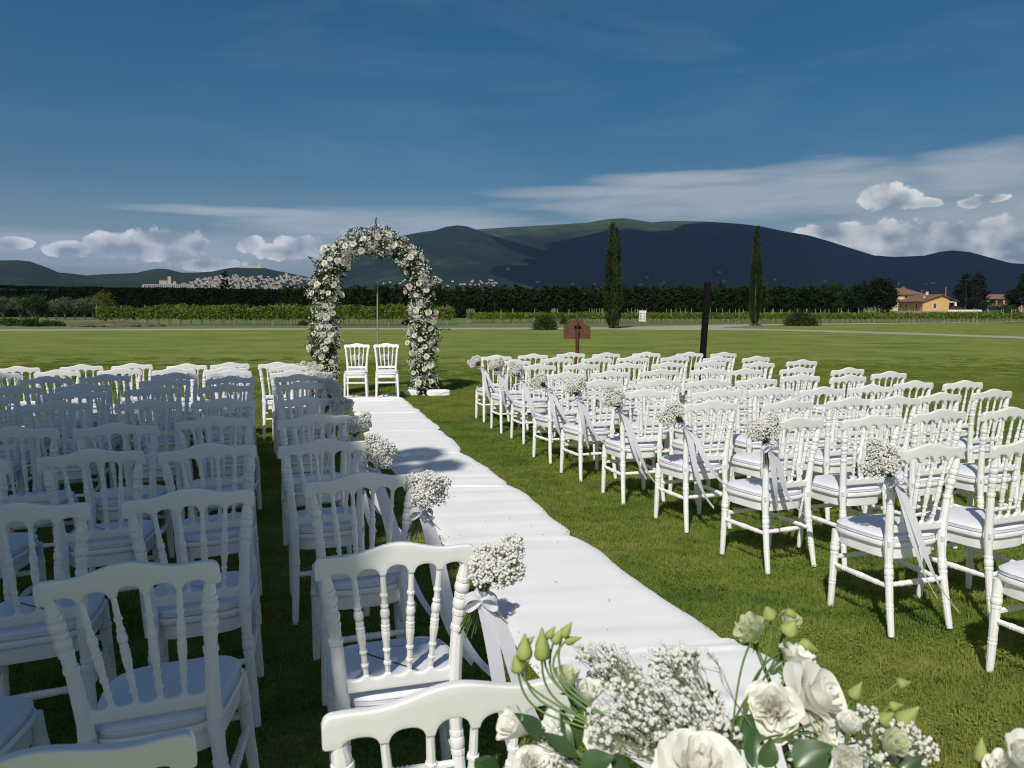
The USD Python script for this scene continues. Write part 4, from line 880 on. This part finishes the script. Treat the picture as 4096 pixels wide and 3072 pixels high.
put('collar', tube([(0, -.05, .83), (0, -.05, .85)], .036, 16), M['rust'], le); put('bracket', MB().box((0, -.035, 1.20), (.02, .07, .26)).box((0, -.02, 1.24), (.12, .05, .016)).mesh(), M['rust'], le)
put('base', tube([(0, -.05, 0), (0, -.05, .012)], .19, 28), M['rust'], le)
M['black'] = plain('black_speaker_plastic', (.006, .006, .006), rough=.8, specular_ior_level=.15)
kx, ky = at_d(2806, 14.6)[:2]; kc = thing('column_speaker', 'tall thin black column loudspeaker behind the right chairs, slightly leaning', 'loudspeaker', (kx, ky, 0), 8, tilt=(0, 2.6))
put('column', slab(np.array([(-.045, -.05), (.045, -.05), (.045, .05), (-.045, .05)]), [(.003, .42), (0, .424), (0, 2.005), (.004, 2.01)]), M['black'], kc); put('grille', MB().box((0, -.053, 1.2), (.07, .006, 1.4)).mesh(), M['black'], kc)
put('bass_box', slab(np.array([(-.17, -.2), (.17, -.2), (.17, .2), (-.17, .2)]), [(.01, .012), (0, .022), (0, .41), (.01, .42)]), M['black'], kc); put('badge', MB().box((0, -.053, 1.82), (.045, .004, .008)).mesh(), M['trim'], kc)

# ------------------------------------------------------------------ flowers: parts
def petal_rose(r, R, rings, nu=4, nv=4, ruffle=.06):
    """A bloom of overlapping petals facing +z, about 2R wide: rings (count, length, lean from upright at the base, at the rim, half width), outermost first."""
    m = MB()
    for c_, (cnt, ln, p0, p1, hw) in enumerate(rings):
        a0 = r.uniform(0, 2 * PI)
        for k in range(cnt):
            a = a0 + 2 * PI * k / cnt + r.normal(0, .10); u = np.linspace(-1, 1, nu); t = np.linspace(0, 1, nv); l = R * ln * (1 + .06 * r.normal()); dp = r.normal(0, .07)
            phi = p0 + dp + (p1 - p0) * t ** 1.6; dt = np.diff(t, prepend=0); rad = np.cumsum(np.sin(phi) * dt) * l + R * (.10 + .02 * (k % 2)) * (1 if p0 > .02 else .6); zz = np.cumsum(np.cos(phi) * dt) * l
            Uu, Tt = np.meshgrid(u, t, indexing='ij'); cut = 1 - (.20 + .05 * r.normal()) * np.abs(Uu) ** 2.5 * Tt; ph = r.uniform(0, 6)
            wav = ruffle * R * np.sin(Uu * (4 + 2 * r.uniform()) + ph) * Tt ** 3
            ra = np.interp(Tt * cut, t, rad); z_ = np.interp(Tt * cut, t, zz); pn = np.interp(Tt * cut, t, phi)
            ra = ra + np.cos(pn) * wav; z_ = z_ - np.sin(pn) * wav + .02 * R * np.abs(Uu)
            an = a + Uu * hw * (.45 + .55 * np.sin(np.minimum(Tt * 2.0, 1.5)))
            v = np.stack([ra * np.cos(an), ra * np.sin(an), z_], -1).reshape(-1, 3); i, j = np.meshgrid(np.arange(nu - 1), np.arange(nv - 1), indexing='ij')
            m.add(v, np.stack([i * nv + j, (i + 1) * nv + j, (i + 1) * nv + j + 1, i * nv + j + 1], -1).reshape(-1, 4))
    return m.mesh()


def facing(mesh, d, loc, spin=0.0):
    d = unit(np.asarray(d, float)); ref = np.array([0, 0, 1.0]) if abs(d[2]) < .9 else np.array([1.0, 0, 0]); x = unit(np.cross(ref, d)); y = np.cross(d, x)
    c, s = math.cos(spin), math.sin(spin); x, y = c * x + s * y, -s * x + c * y
    v, f = mesh; return v @ np.stack([x, y, d]) + np.asarray(loc), f


def crumple(sub, seed, amp=.35):
    ic = trimesh.creation.icosphere(sub); v = np.array(ic.vertices); r = np.random.default_rng(seed)
    return v * (1 + amp * (meshkit.noise(v * 2.3 + seed * 3.1, seed) - .6))[:, None] if sub else v * r.uniform(.75, 1.1, (len(v), 1)), np.array(ic.faces)


OCT = (np.array([(1, 0, 0), (-1, 0, 0), (0, 1, 0), (0, -1, 0), (0, 0, .8), (0, 0, -.8)], float), np.array([(0, 2, 4), (2, 1, 4), (1, 3, 4), (3, 0, 4), (2, 0, 5), (1, 2, 5), (3, 1, 5), (0, 3, 5)]))
def ribbon_strip(P, side, w, twist=0.0):
    P = np.asarray(P, float); n = len(P); t = np.linspace(0, 1, n); T = unit(np.gradient(P, axis=0)); S = unit(np.cross(T, np.cross(np.asarray(side, float), T))); B = np.cross(T, S)
    a = twist * np.sin(t * 5); S = S * np.cos(a)[:, None] + B * np.sin(a)[:, None]
    v = np.concatenate([P - S * w / 2, P + S * w / 2]); k = np.arange(n - 1); return v, np.stack([k, k + 1, n + k + 1, n + k], 1)


def bez(pts, n=16):
    pts = [np.asarray(p, float) for p in pts]; t = np.linspace(0, 1, n)[:, None]; k = len(pts) - 1
    return sum(math.comb(k, i) * t ** i * (1 - t) ** (k - i) * p for i, p in enumerate(pts))


# ------------------------------------------------------------------ gypsophila bunches on the aisle chairs
def make_bouquet(label, loc, side, seed, group, head=(.0, 0, 1.0), size=1.0, tails=2):
    r = np.random.default_rng(seed); t = thing('gypsophila_bunch', label, 'bouquet', loc, 0, group); d = unit(np.array(head, float))
    S = 17; e = unit(r.normal(size=(S, 3))); e = e - d * np.minimum(0, e @ d)[:, None] * 1.1
    Cs = d * .10 * size + e * (np.array([.088, .088, .078]) * size) * r.uniform(.4, 1.15, (S, 1)); w = r.uniform(.032, .052, S) * size
    n = 1900; k = r.integers(0, S, n); q = unit(r.normal(size=(n, 3))); P = Cs[k] + q * (w[k] * r.uniform(.1, 1, n) ** .36)[:, None]
    put('flowers', spread_mesh(P, *crumple(0, seed), r.uniform(.0032, .0062, n), r), M['floret'], t, kind='stuff')
    br = MB()
    for k in range(0, n, 9):
        mid = d * .05 * size + (P[k] - d * .05 * size) * .55 + r.normal(0, .006, 3); br.tube([d * .02, mid, P[k]], [.0012, .0009, .0006], 3, cap=False)
    for k in range(26):
        a = r.uniform(0, 2 * PI); o = np.array([math.cos(a), math.sin(a), 0]) * r.uniform(0, .012); e = -d * r.uniform(.07, .13) + o * 2.4 + [0, 0, -.02]; br.tube([d * .04 + o * 1.6, o * .8, e], .0016, 4)
    put('stems', br.mesh(), M['stem'], t)
    w = .036; sx = 1 if side == 'right' else -1
    put('ribbon_wrap', tube([-d * .020, d * .022], [.019, .020], 12, cap=False), M['ribbon'], t, smooth=60)
    put('twine', tube([(.02, -.01, -.03), (.05, -.03, -.05), (.075, -.03, -.075)], .0015, 5), M['twine'], t)
    for s in (-1, 1): put('bow_loop', ribbon_strip(bez([(0, -.02, 0), (s * .036, -.04, .028), (s * .068, -.045, -.018), (s * .045, -.035, -.05), (0, -.022, -.005)], 18), (0, 1, .3), w), M['ribbon'], t, smooth=True)
    for k in range(tails):
        L = r.uniform(.42, .62) if side == 'right' else r.uniform(.55, .74); dx = (r.uniform(.12, .30) if side == 'right' else r.uniform(.16, .32)) * (1 if k else .55)
        put('ribbon_tail', ribbon_strip(bez([(0, -.02, 0), (dx * .5, -.04, -L * .25), (dx * .35 + r.normal(0, .03), -.05 + r.normal(0, .04), -L * .7), (dx * 1.3, -.04 + r.normal(0, .04), -L)], 22), (.8, .6, 0), .040, .45), M['ribbon'], t, smooth=True)
    return t


bp, bc = {}, 0
for side, r_, p, rz in aisle_posts:
    if (side == 'left' and r_ == 10) or (side == 'right' and r_ == 9): continue
    s = 1 if side == 'left' else -1; a = math.radians(rz); off = np.array([math.cos(a), math.sin(a)]) * s * .212 + np.array([math.sin(a), -math.cos(a)]) * .012
    loc = (p[0] + off[0], p[1] + off[1], .755 if side == 'left' else .765); rows = 'from the arch'
    label = f'gypsophila bunch with ribbon, {side} aisle chair of the {ORD[r_]} row from the arch'
    g = 'gypsophila bunches along the aisle'; key = (side, r_ % 3)
    if key not in bp: bp[key] = make_bouquet(label, loc, side, 200 + r_ * 2 + s, g, size=.9 if side == 'left' else 1.0, head=(.35, -.25, .9) if side == 'left' else ((-.75, -.1, .66), (-.35, -.1, .9), (-.62, -.15, .75))[r_ % 3])
    else: copy_of(bp[key], 'gypsophila_bunch', label, 'bouquet', loc, crng.normal(0, 9), g)
for v, u, w in ((-.37, 10.16, 'left'), (.12, 10.12, 'right')):
    q = uv(u, v); copy_of(bp[('right', 1)], 'gypsophila_bunch', f'gypsophila bunch hanging behind the {w} chair under the arch', 'bouquet', (q[0], q[1], .60), 30, 'bunches behind the two chairs under the arch')

# ------------------------------------------------------------------ the flower arch
M['rose_white'] = soft('cream_white_petals', (.90, .88, .74), trans=.25, vary=.10, scale=30)
M['rose_pink'] = soft('pale_pink_petals', (.84, .66, .64), trans=.25, vary=.12, scale=30)
M['rose_peach'] = soft('peach_petals', (.86, .72, .56), trans=.25, vary=.12, scale=30)
M['arch_leaf'] = leafy('arch_leaves', (.032, .065, .020), (.17, .25, .065), trans=.25, spec=.3, world_scale=4.0)
M['grey_leaf'] = leafy('eucalyptus_leaves', (.035, .055, .042), (.10, .135, .10), trans=.2, spec=.3, world_scale=4.0)
ac = uv(10.32, -.075); ar = thing('flower_arch', 'tall arch covered in white and pink roses, gypsophila and leaves', 'flower arch', (ac[0], ac[1], 0), math.degrees(AISLE) - 2)
HW, ZS, ZT = .85, 1.62, 2.68


def arch_pt(t):
    """t in 0..1 from the left foot over the top to the right foot: point and outward direction in the arch's plane."""
    t = np.asarray(t, float); leg = ZS; arc = 2.55; tot = 2 * leg + arc; s = t * tot
    a = np.clip((s - leg) / arc, 0, 1) * PI; x = -HW * np.sign(np.cos(a)) * np.abs(np.cos(a)) ** .92; z = ZS + (ZT - ZS) * np.sin(a) ** .95
    z = np.where(s < leg, s, np.where(s > leg + arc, tot - s, z)); o = np.stack([-np.cos(a), 0 * a, np.sin(a) * (s > leg) * (s < leg + arc)], -1)
    return np.stack([x, 0 * x, z], -1), unit(o)


r = np.random.default_rng(301); hoop, _ = arch_pt(np.linspace(0, 1, 60))
for y in (-.05, .05): put('frame', tube(hoop + [0, y, 0], .010, 8), M['metal'], ar, smooth=60)
def around(n, rmin, rmax, front=.0):
    t = r.uniform(0, 1, n); c, o = arch_pt(t); a = r.uniform(0, 2 * PI, n); a = np.where(r.uniform(0, 1, n) < front, -PI / 2 + r.normal(0, .75, n), a)
    lump = 1 + .22 * np.sin(t * 61 + 1.3) * np.cos(t * 23); rad = r.uniform(rmin, rmax, n) * lump; dirv = o * np.cos(a)[:, None] + np.array([0, 1.0, 0]) * np.sin(a)[:, None]
    P = c + dirv * rad[:, None] * np.array([1, .85, 1]); P[:, 2] = np.abs(P[:, 2]) + .01; return P, dirv
P, dv = around(13000, .02, .245); put('foliage', leaves(P, .060, r, direction=dv, spread=.9, aspect=.5), M['arch_leaf'], ar, kind='stuff')
P, dv = around(2200, .14, .28); put('eucalyptus', leaves(P, .05, r, direction=dv, spread=.7, aspect=.62), M['grey_leaf'], ar, kind='stuff')
Cc, dv = around(250, .15, .245, .5); n = 70
P = (Cc[:, None] + r.normal(size=(250, n, 3)) * r.uniform(.022, .045, (250, 1, 1))).reshape(-1, 3); P[:, 2] = np.abs(P[:, 2])
put('gypsophila', spread_mesh(P, *OCT, r.uniform(.005, .0105, len(P)), r), M['floret'], ar, kind='stuff')
P, dv = around(900, .19, .25, .6); put('spray_buds', spread_mesh(P, *crumple(0, 3), r.uniform(.010, .019, len(P)), r), M['rose_white'], ar, kind='stuff')
big = [(5, 1.0, .8, 1.6, .85), (5, .95, .5, 1.1, .95), (4, .85, .2, .5, 1.1), (3, .72, .05, -.1, 1.3)]; small = [(5, 1.0, .5, .9, .9), (3, .85, .15, -.1, 1.3)]
spots, tries = [], 0
while len(spots) < 290 and tries < 16000:
    tries += 1; P, dv = around(1, .20, .26, .75); P, dv = P[0], dv[0]; R = .058 * r.uniform(.8, 1.15) if len(spots) < 105 else .023 * r.uniform(.75, 1.4)
    if all(np.linalg.norm(P - q) > (R + R2) * 1.02 for q, R2 in spots):
        spots.append((P, R)); c = r.uniform(); face = unit(dv + np.array([0, -.5, .15]) + r.normal(0, .22, 3))
        mm, nm = (('rose_white', 'rose') if c < .90 or R < .04 else ('rose_pink', 'pink_rose') if c < .98 else ('rose_peach', 'peach_rose'))
        put(nm, facing(petal_rose(r, R, big if R > .04 else small, 4, 4), face, P), M[mm], ar, smooth=True)
for t0, dr, ln in ((.505, (.05, -.1, 1), .26), (.12, (1, -.2, .25), .34), (.25, (1, -.1, -.4), .3), (.60, (1, -.2, .3), .28), (.93, (1, -.3, .2), .26), (.80, (1, -.2, .1), .3), (.06, (-1, -.2, .3), .25), (.35, (-.7, -.2, .8), .26)):
    c, o = arch_pt(np.array([t0])); a = c[0] + o[0] * .18; d = unit(np.array(dr)); sp = MB(); Q = [a + d * ln * k / 12 + np.array([0, 0, -.03]) * (k / 12) ** 2 for k in range(13)]; sp.tube(Q, .002, 4); sp.add(*leaves(np.repeat(np.array(Q[3:]), 2, 0) + r.normal(0, .012, (20, 3)), .042, r, direction=d, spread=.8, aspect=.5)); put('sprig', sp.mesh(), M['grey_leaf'], ar)
pq = at_d(1509, 14.2); tag(put('thin_pole', tube([(pq[0], pq[1], 0), (pq[0] + .01, pq[1], 1.3), (pq[0] + .035, pq[1], 2.55)], [.016, .014, .013], 8), M['metal'], smooth=60), 'thin grey pole under the middle of the flower arch', 'pole')


def pillow(name, label, loc, s, rz, mt, seed, group=None, amp=.25):
    b = trimesh.creation.icosphere(4); v = np.array(b.vertices); v = np.sign(v) * np.abs(v) ** .55; v = v / np.abs(v).max(0); v *= (1 + amp * (meshkit.fbm(v * 1.6 + seed, 4, seed) - .5))[:, None]
    c, s_ = math.cos(rz), math.sin(rz); v = (v * np.array(s) / 2) @ np.array([[c, s_, 0], [-s_, c, 0], [0, 0, 1]]); v[:, 2] = np.maximum(v[:, 2] + s[2] / 2, 0)
    return tag(put(name, (v + np.array(loc), b.faces), mt, smooth=45), label, 'weight', group)


q = at(1645, 1585); pillow('white_weight', 'short white wrapped weight left of the right arch foot', (q[0], q[1] + .06, .0), (.25, .13, .115), AISLE, M['carpet'], 4)
q = at(1752, 1588); pillow('white_weight', 'longer white wrapped weight right of the right arch foot', (q[0], q[1] + .07, .0), (.41, .15, .125), AISLE, M['carpet'], 7)
M['rock'] = plain('brown_rock', (.30, .19, .10), rough=.95, vary=.35, scale=14, bump=.6)
q = at(1745, 1564); tag(pillow('rough_stone', 'rough brown stone block behind the right arch foot', (q[0], q[1] + .1, 0), (.22, .16, .18), .4, M['rock'], 12, amp=.5), category='stone')

# ------------------------------------------------------------------ flowers in the foreground
M['petal'] = soft('white_lisianthus_petals', (.94, .93, .85), trans=.22, vary=.07, scale=40)
M['petal_green'] = soft('greenish_white_petals', (.82, .85, .60), trans=.3, vary=.18, scale=25)
M['bud'] = soft('green_bud', (.48, .56, .17), trans=.25, vary=.25, scale=25)
M['fg_stem'] = plain('fresh_green_stem', (.13, .22, .05), rough=.5, vary=.2)
M['fg_leaf'] = plain('dark_glossy_leaf', (.045, .095, .030), rough=.35, vary=.25, scale=12)
fa = thing('flower_arrangement', 'white lisianthus, roses and gypsophila close to the camera at the bottom', 'flower arrangement', (0, 0, 0))
AN = np.array([.36, .74, .90]); r = np.random.default_rng(401)
rings_open = [(5, 1.0, .85, 1.7, .9), (5, 1.06, .6, 1.15, .95), (5, 1.08, .42, .66, 1.05), (5, 1.08, .28, .28, 1.1), (4, 1.06, .16, -.05, 1.25), (3, 1.0, .08, -.3, 1.5)]; rings_ruf = [(6, 1.0, .75, 1.3, .8), (6, 1.04, .52, .9, .85), (6, 1.06, .36, .55, .95), (5, 1.04, .22, .2, 1.05), (4, 1.0, .1, -.1, 1.3)]; rings_cup = [(5, 1.5, .55, .35, .95), (5, 1.45, .40, .10, 1.0), (3, 1.3, .2, -.15, 1.3)]


def stem_to(P, d, rad=.0022, anchor=None):
    anchor = AN if anchor is None else np.array(anchor, float); d = unit(np.array(d, float)); m_ = P - d * .06
    put('stem', tube(bez([anchor, anchor * .55 + m_ * .45 + [0, 0, .02], m_, P], 14), rad, 6), M['fg_stem'], fa, smooth=60)


BL = [  # pixel x, y, depth, radius, facing, rings, material, ruffle, squash
    (3262, 2790, .88, .050, (.55, -.45, .55), rings_open, 'petal', .03, .95),
    (3190, 2650, .96, .036, (.6, .1, .75), rings_ruf, 'petal', .12, .7),
    (3092, 2840, .86, .039, (-.45, -.75, .5), rings_ruf, 'petal', .13, .75),
    (3008, 2540, 1.0, .026, (-.35, -.5, .75), rings_cup, 'petal_green', .14, 1.2),
    (2800, 3085, .74, .052, (.05, -.35, .9), rings_open, 'petal', .06, .85),
    (2085, 2915, .80, .024, (-.75, -.3, .55), rings_cup, 'petal', .08, 1.3),
    (2272, 2735, .86, .021, (-.1, -.2, 1), rings_cup, 'petal_green', .10, 1.7),
    (2352, 2790, .86, .022, (.1, -.2, 1), rings_cup, 'petal', .10, 1.5),
    (3150, 2500, 1.0, .019, (.2, -.4, .9), rings_cup, 'petal_green', .10, 1.2),
    (4085, 3035, .72, .026, (-.1, -.5, .8), rings_cup, 'petal', .08, 1.3),
    (4015, 3075, .72, .022, (-.2, -.6, .8), rings_ruf, 'petal', .10, .8),
    (3378, 3050, .76, .022, (-.1, -.8, .5), rings_cup, 'petal', .10, 1.1),
    (3560, 2985, .80, .021, (.2, -.6, .7), rings_cup, 'petal_green', .08, 1.0),
    (3305, 2960, .84, .020, (.7, -.5, .3), rings_ruf, 'petal', .10, .7),
    (3393, 2915, .84, .018, (-.1, -.4, .9), rings_cup, 'petal', .08, 1.3),
    (2125, 3060, .76, .024, (.1, -.6, .7), rings_ruf, 'petal', .10, .8),
    (2420, 2960, .80, .026, (-.1, -.7, .5), rings_ruf, 'petal', .10, .8)]
for px, py, dep, R, fc, rg_, mm, ruf, sq in BL:
    P = on(px, py, dep); d = unit(np.array(fc)); base = P - d * R * .45; ro_ = put('rose' if mm == 'petal' else 'half_open_rose', facing(petal_rose(r, R * .92, rg_, 11, 10, ruf), d, base), M[mm], fa, smooth=True)
    put('calyx', facing(leaves(np.column_stack([np.cos(np.arange(5) * 1.257), np.sin(np.arange(5) * 1.257), np.zeros(5)]) * R * .3, R * .9, r, direction=np.column_stack([np.cos(np.arange(5) * 1.257), np.sin(np.arange(5) * 1.257), np.full(5, .5)]), spread=.1, aspect=.3), d, base - d * R * .15), M['fg_stem'], ro_)
    stem_to(base - d * R * .12, d, .0026)


def bud_mesh(L, R):
    t = np.linspace(0, 1, 12); prof = R * (np.sin(PI * np.minimum(t, .985) ** .62) ** .85 * (1 - .45 * t) + .06); k = 12; a = np.arange(k) * 2 * PI / k
    rr = prof[:, None] * (1 + .10 * np.cos(5 * a[None] + t[:, None] * 3)); v = np.stack([rr * np.cos(a + t[:, None] * 1.2), rr * np.sin(a + t[:, None] * 1.2), np.repeat(t[:, None] * L, k, 1)], -1).reshape(-1, 3)
    i, j = np.meshgrid(np.arange(11), np.arange(k), indexing='ij'); return v, np.stack([i * k + j, i * k + (j + 1) % k, (i + 1) * k + (j + 1) % k, (i + 1) * k + j], -1).reshape(-1, 4)


def z7(x, y): return 1900 + x / 2.212, 2322 + y / 2.212
def z8(x, y): return 2800 + x / 1.707, 2100 + y / 1.707
BU = [(*z7(430, 710), .84, .024, .0090, (.05, 0, 1)), (*z7(592, 715), .85, .030, .0092, (.0, 0, 1)), (*z7(385, 820), .84, .016, .0075, (-.2, 0, 1)), (*z7(440, 575), .85, .012, .0045, (.6, 0, .6)), (*z7(640, 510), .86, .013, .0045, (.5, 0, .8)), (*z7(690, 560), .86, .016, .006, (.5, 0, .8)), (*z7(770, 500), .86, .016, .006, (.5, 0, .8)), (*z7(790, 545), .86, .016, .005, (.9, 0, .25)),
      (*z8(1340, 1085), .95, .014, .007, (.9, 0, .1)), (*z8(1030, 1190), .95, .020, .0085, (.5, 0, .9)), (*z8(1350, 1370), .88, .026, .011, (.6, -.1, .7)), (*z8(1230, 1350), .88, .016, .009, (.5, -.3, .7)), (*z8(1290, 1245), .9, .013, .006, (.9, 0, .2)), (*z8(585, 590), 1.0, .018, .006, (.9, 0, -.4)), (*z8(680, 800), .98, .022, .008, (.8, 0, -.4)), (*z8(480, 640), 1.0, .016, .010, (-.3, -.2, .8)), (*z8(590, 740), .98, .018, .012, (.3, -.4, .8)), (3920, 3050, .74, .02, .007, (0, 0, 1))]
for px, py, dep, L, R, d in BU:
    P = on(px, py, dep); d = unit(np.array(d)); put('flower_bud', facing(bud_mesh(L * 1.3, R * 1.05), d, P), M['bud'], fa, smooth=True)
    low = on(min(max(px * .45 + 2750 * .55, 2330), 3250), 2960, .80); stem_to(P, d * .6 + np.array([0, 0, .5]), .0013, low)


def big_leaf(a, b, w, nrm, curl=.2):
    a, b = np.asarray(a), np.asarray(b); L = np.linalg.norm(b - a); x = (b - a) / L; s = unit(np.cross(np.asarray(nrm, float), x)); n_ = np.cross(x, s); t = np.linspace(0, 1, 11); u = np.linspace(-1, 1, 7)
    T, U = np.meshgrid(t, u, indexing='ij'); ww = w / 2 * np.sin(PI * T ** .75) ** .9
    v = a + x * (T * L)[..., None] + s * (U * ww)[..., None] + n_ * (-curl * L * T ** 2 + .25 * ww * np.abs(U) + .02 * L * np.sin(T * 9) * U)[..., None]
    i, j = np.meshgrid(np.arange(10), np.arange(6), indexing='ij'); return v.reshape(-1, 3), np.stack([i * 7 + j, (i + 1) * 7 + j, (i + 1) * 7 + j + 1, i * 7 + j + 1], -1).reshape(-1, 4)


for (x0, y0, d0), (x1, y1, d1), w in (((2180, 2960, .8), (2085, 2850, .78), .021), ((2310, 3030, .78), (2180, 2920, .77), .016), ((2290, 3060, .80), (2250, 2830, .82), .013), ((2330, 3085, .76), (2440, 3020, .75), .030), ((2280, 3020, .82), (2330, 2830, .82), .018), ((2930, 2990, .82), (3015, 2850, .84), .034), ((3010, 3072, .8), (3030, 2900, .82), .024), ((2870, 2830, .84), (2835, 2715, .86), .008), ((3180, 3072, .78), (3330, 2980, .78), .040), ((3060, 3072, .8), (3090, 2960, .8), .022), ((1960, 3080, .82), (1900, 3020, .84), .022), ((2000, 3085, .82), (1940, 3045, .80), .020), ((3080, 2700, .92), (3130, 2640, .92), .010), ((2450, 3080, .76), (2520, 3020, .78), .022), ((3600, 3080, .8), (3690, 3030, .8), .02)):
    put('leaf', big_leaf(on(x0, y0, d0), on(x1, y1, d1), w, (.1, -.6, .8)), M['fg_leaf'], fa, smooth=True)
M['thin_stem'] = plain('dark_thin_stem', (.15, .18, .085), rough=.6, vary=.3)
# gypsophila clouds
CL = [(2430, 2630, .93, 75, 90), (2490, 2700, .93, 75, 120), (2400, 2700, .95, 55, 60), (2330, 2600, .96, 50, 40), (2650, 2640, .86, 75, 70), (2740, 2620, .86, 60, 60), (2690, 2690, .85, 85, 80), (2830, 2640, .86, 55, 12), (2600, 2780, .82, 120, 130), (2460, 2830, .82, 110, 120), (2720, 2850, .80, 120, 130), (2560, 2930, .80, 130, 140), (2840, 2800, .84, 70, 40), (2830, 2890, .80, 80, 70), (2680, 2990, .78, 120, 90), (2420, 2900, .78, 80, 60), (2900, 2940, .80, 60, 45), (2180, 2930, .80, 60, 30), (2050, 2900, .82, 25, 16), (3450, 2870, .88, 60, 60), (3540, 2930, .88, 80, 80), (3630, 2950, .86, 60, 60), (3700, 3000, .86, 50, 40), (3600, 3040, .82, 90, 80), (3480, 3030, .80, 70, 60), (3250, 2930, .88, 55, 30), (3200, 3000, .86, 60, 30), (2230, 3040, .80, 60, 25)]
P, brn = [], MB()
for px, py, dep, rad, n in CL:
    n = int(n * .72); c = on(px, py, dep); R = rad * dep / FPX * 1.08; root = c * .62 + AN * .38 + r.normal(0, .008, 3); q = unit(r.normal(size=(n, 3))) * (r.uniform(0, 1, n) ** .42 * R)[:, None] * [1.1, 1, 1]; Q = c + q; P.append(Q); hub = c + (root - c) * .45
    brn.tube([AN, root, hub], [.0011, .0010, .0008], 4, cap=False)
    for k in range(0, n, 3):
        mid = hub + (Q[k] - hub) * .5 + r.normal(0, .004, 3); brn.tube([hub, mid, Q[k]], [.0005, .0004, .0003], 3, cap=False)
        if k + 1 < n: brn.tube([mid, Q[k + 1]], [.0005, .0004], 3, cap=False)
P = np.vstack(P); put('gypsophila', spread_mesh(P, *crumple(1, 9, .9), r.uniform(.0017, .0032, len(P)), r), M['floret'], fa, kind='stuff'); put('gypsophila_stems', brn.mesh(), M['thin_stem'], fa, kind='stuff')
st_ = thing('flower_stand', 'white stand under the foreground flowers', 'stand', (AN[0], AN[1], 0)); put('base', tube([(0, 0, .005), (0, 0, .02)], .15, 28), M['chair'], st_); put('column', tube([(0, 0, .02), (0, 0, .76)], .02, 12), M['chair'], st_)
put('vase', tube([(0, 0, .76), (0, 0, .78), (0, 0, .84), (0, 0, .90)], [.04, .075, .095, .09], 24), M['chair'], st_, smooth=50)
# ------------------------------------------------------------------ trees behind the camera that shade the left block
M['shade_leaf'] = leafy('broad_leaves', (.03, .06, .012), (.09, .15, .03))


def broad_tree(name, label, base, blobs, nleaf, leaf, seed, group=None):
    r = np.random.default_rng(seed); t = thing(name, label, 'tree', base, 0, group); b = np.asarray(base)
    tr = MB(); top = np.array(blobs[0][:3]) - b
    tr.tube([np.zeros(3), top * [.1, .1, .25], top * [.5, .5, .6], top * [.9, .9, .9]], [.34, .26, .2, .1], 10)
    put('trunk', tr.mesh(), M['bark'], t, smooth=60)
    for x, y, z, rad in blobs[1:]:
        e = np.array([x, y, z]) - b; put('limb', tube([top * [.3, .3, .45], (top * .45 + e * .5) * [1, 1, .95], e], [.14, .10, .04], 7), M['bark'], t, smooth=60)
    P = []
    for x, y, z, rad in blobs:
        n = int(nleaf * rad ** 2); q = unit(r.normal(size=(n, 3))) * (rad * r.uniform(.25, 1, n) ** .45)[:, None] * [1, 1, .8]
        P.append(q + np.array([x, y, z]) - b)
    put('crown', leaves(np.vstack(P), leaf, r, aspect=.7), M['shade_leaf'], t); return t


def caster(gx, gy, z):  # a crown at height z whose shade falls at (gx, gy)
    s = z / math.tan(SUN_EL); return gx - s * math.sin(SHADOW_AZ), gy - s * math.cos(SHADOW_AZ), z


def crown(spots): return [(*caster(x, y, z), r) for x, y, z, r in spots]


c1 = crown([(-3.6, 3.6, 8.5, 2.6), (-3.0, 5.9, 8.5, 2.2), (-2.7, 1.3, 7.0, 2.0), (-5.6, 5.4, 9.5, 2.6), (-5.5, 2.5, 9.0, 3.0), (-3.6, 7.2, 8.5, 1.3), (-2.2, 7.3, 8.0, 1.1), (-1.45, 3.5, 7.0, 1.25), (-1.85, 5.2, 7.5, 1.15), (-1.6, 6.5, 8.0, .85), (-1.5, 2.1, 6.5, 1.1), (-.78, 3.15, 6.8, .72), (-.85, 3.85, 7.0, .62), (-1.2, 4.5, 7.2, .55), (-.64, 2.1, 6.4, .46), (-5.2, 7.0, 9.0, 1.3)])
c1 += crown([(-1.0, 8.05, 10.5, .3), (-.66, 7.5, 10.5, .22)])
broad_tree('shade_tree', 'broad leafy tree whose shade falls on the left chairs', (c1[0][0], c1[0][1], 0), c1, 1500, .21, 5)
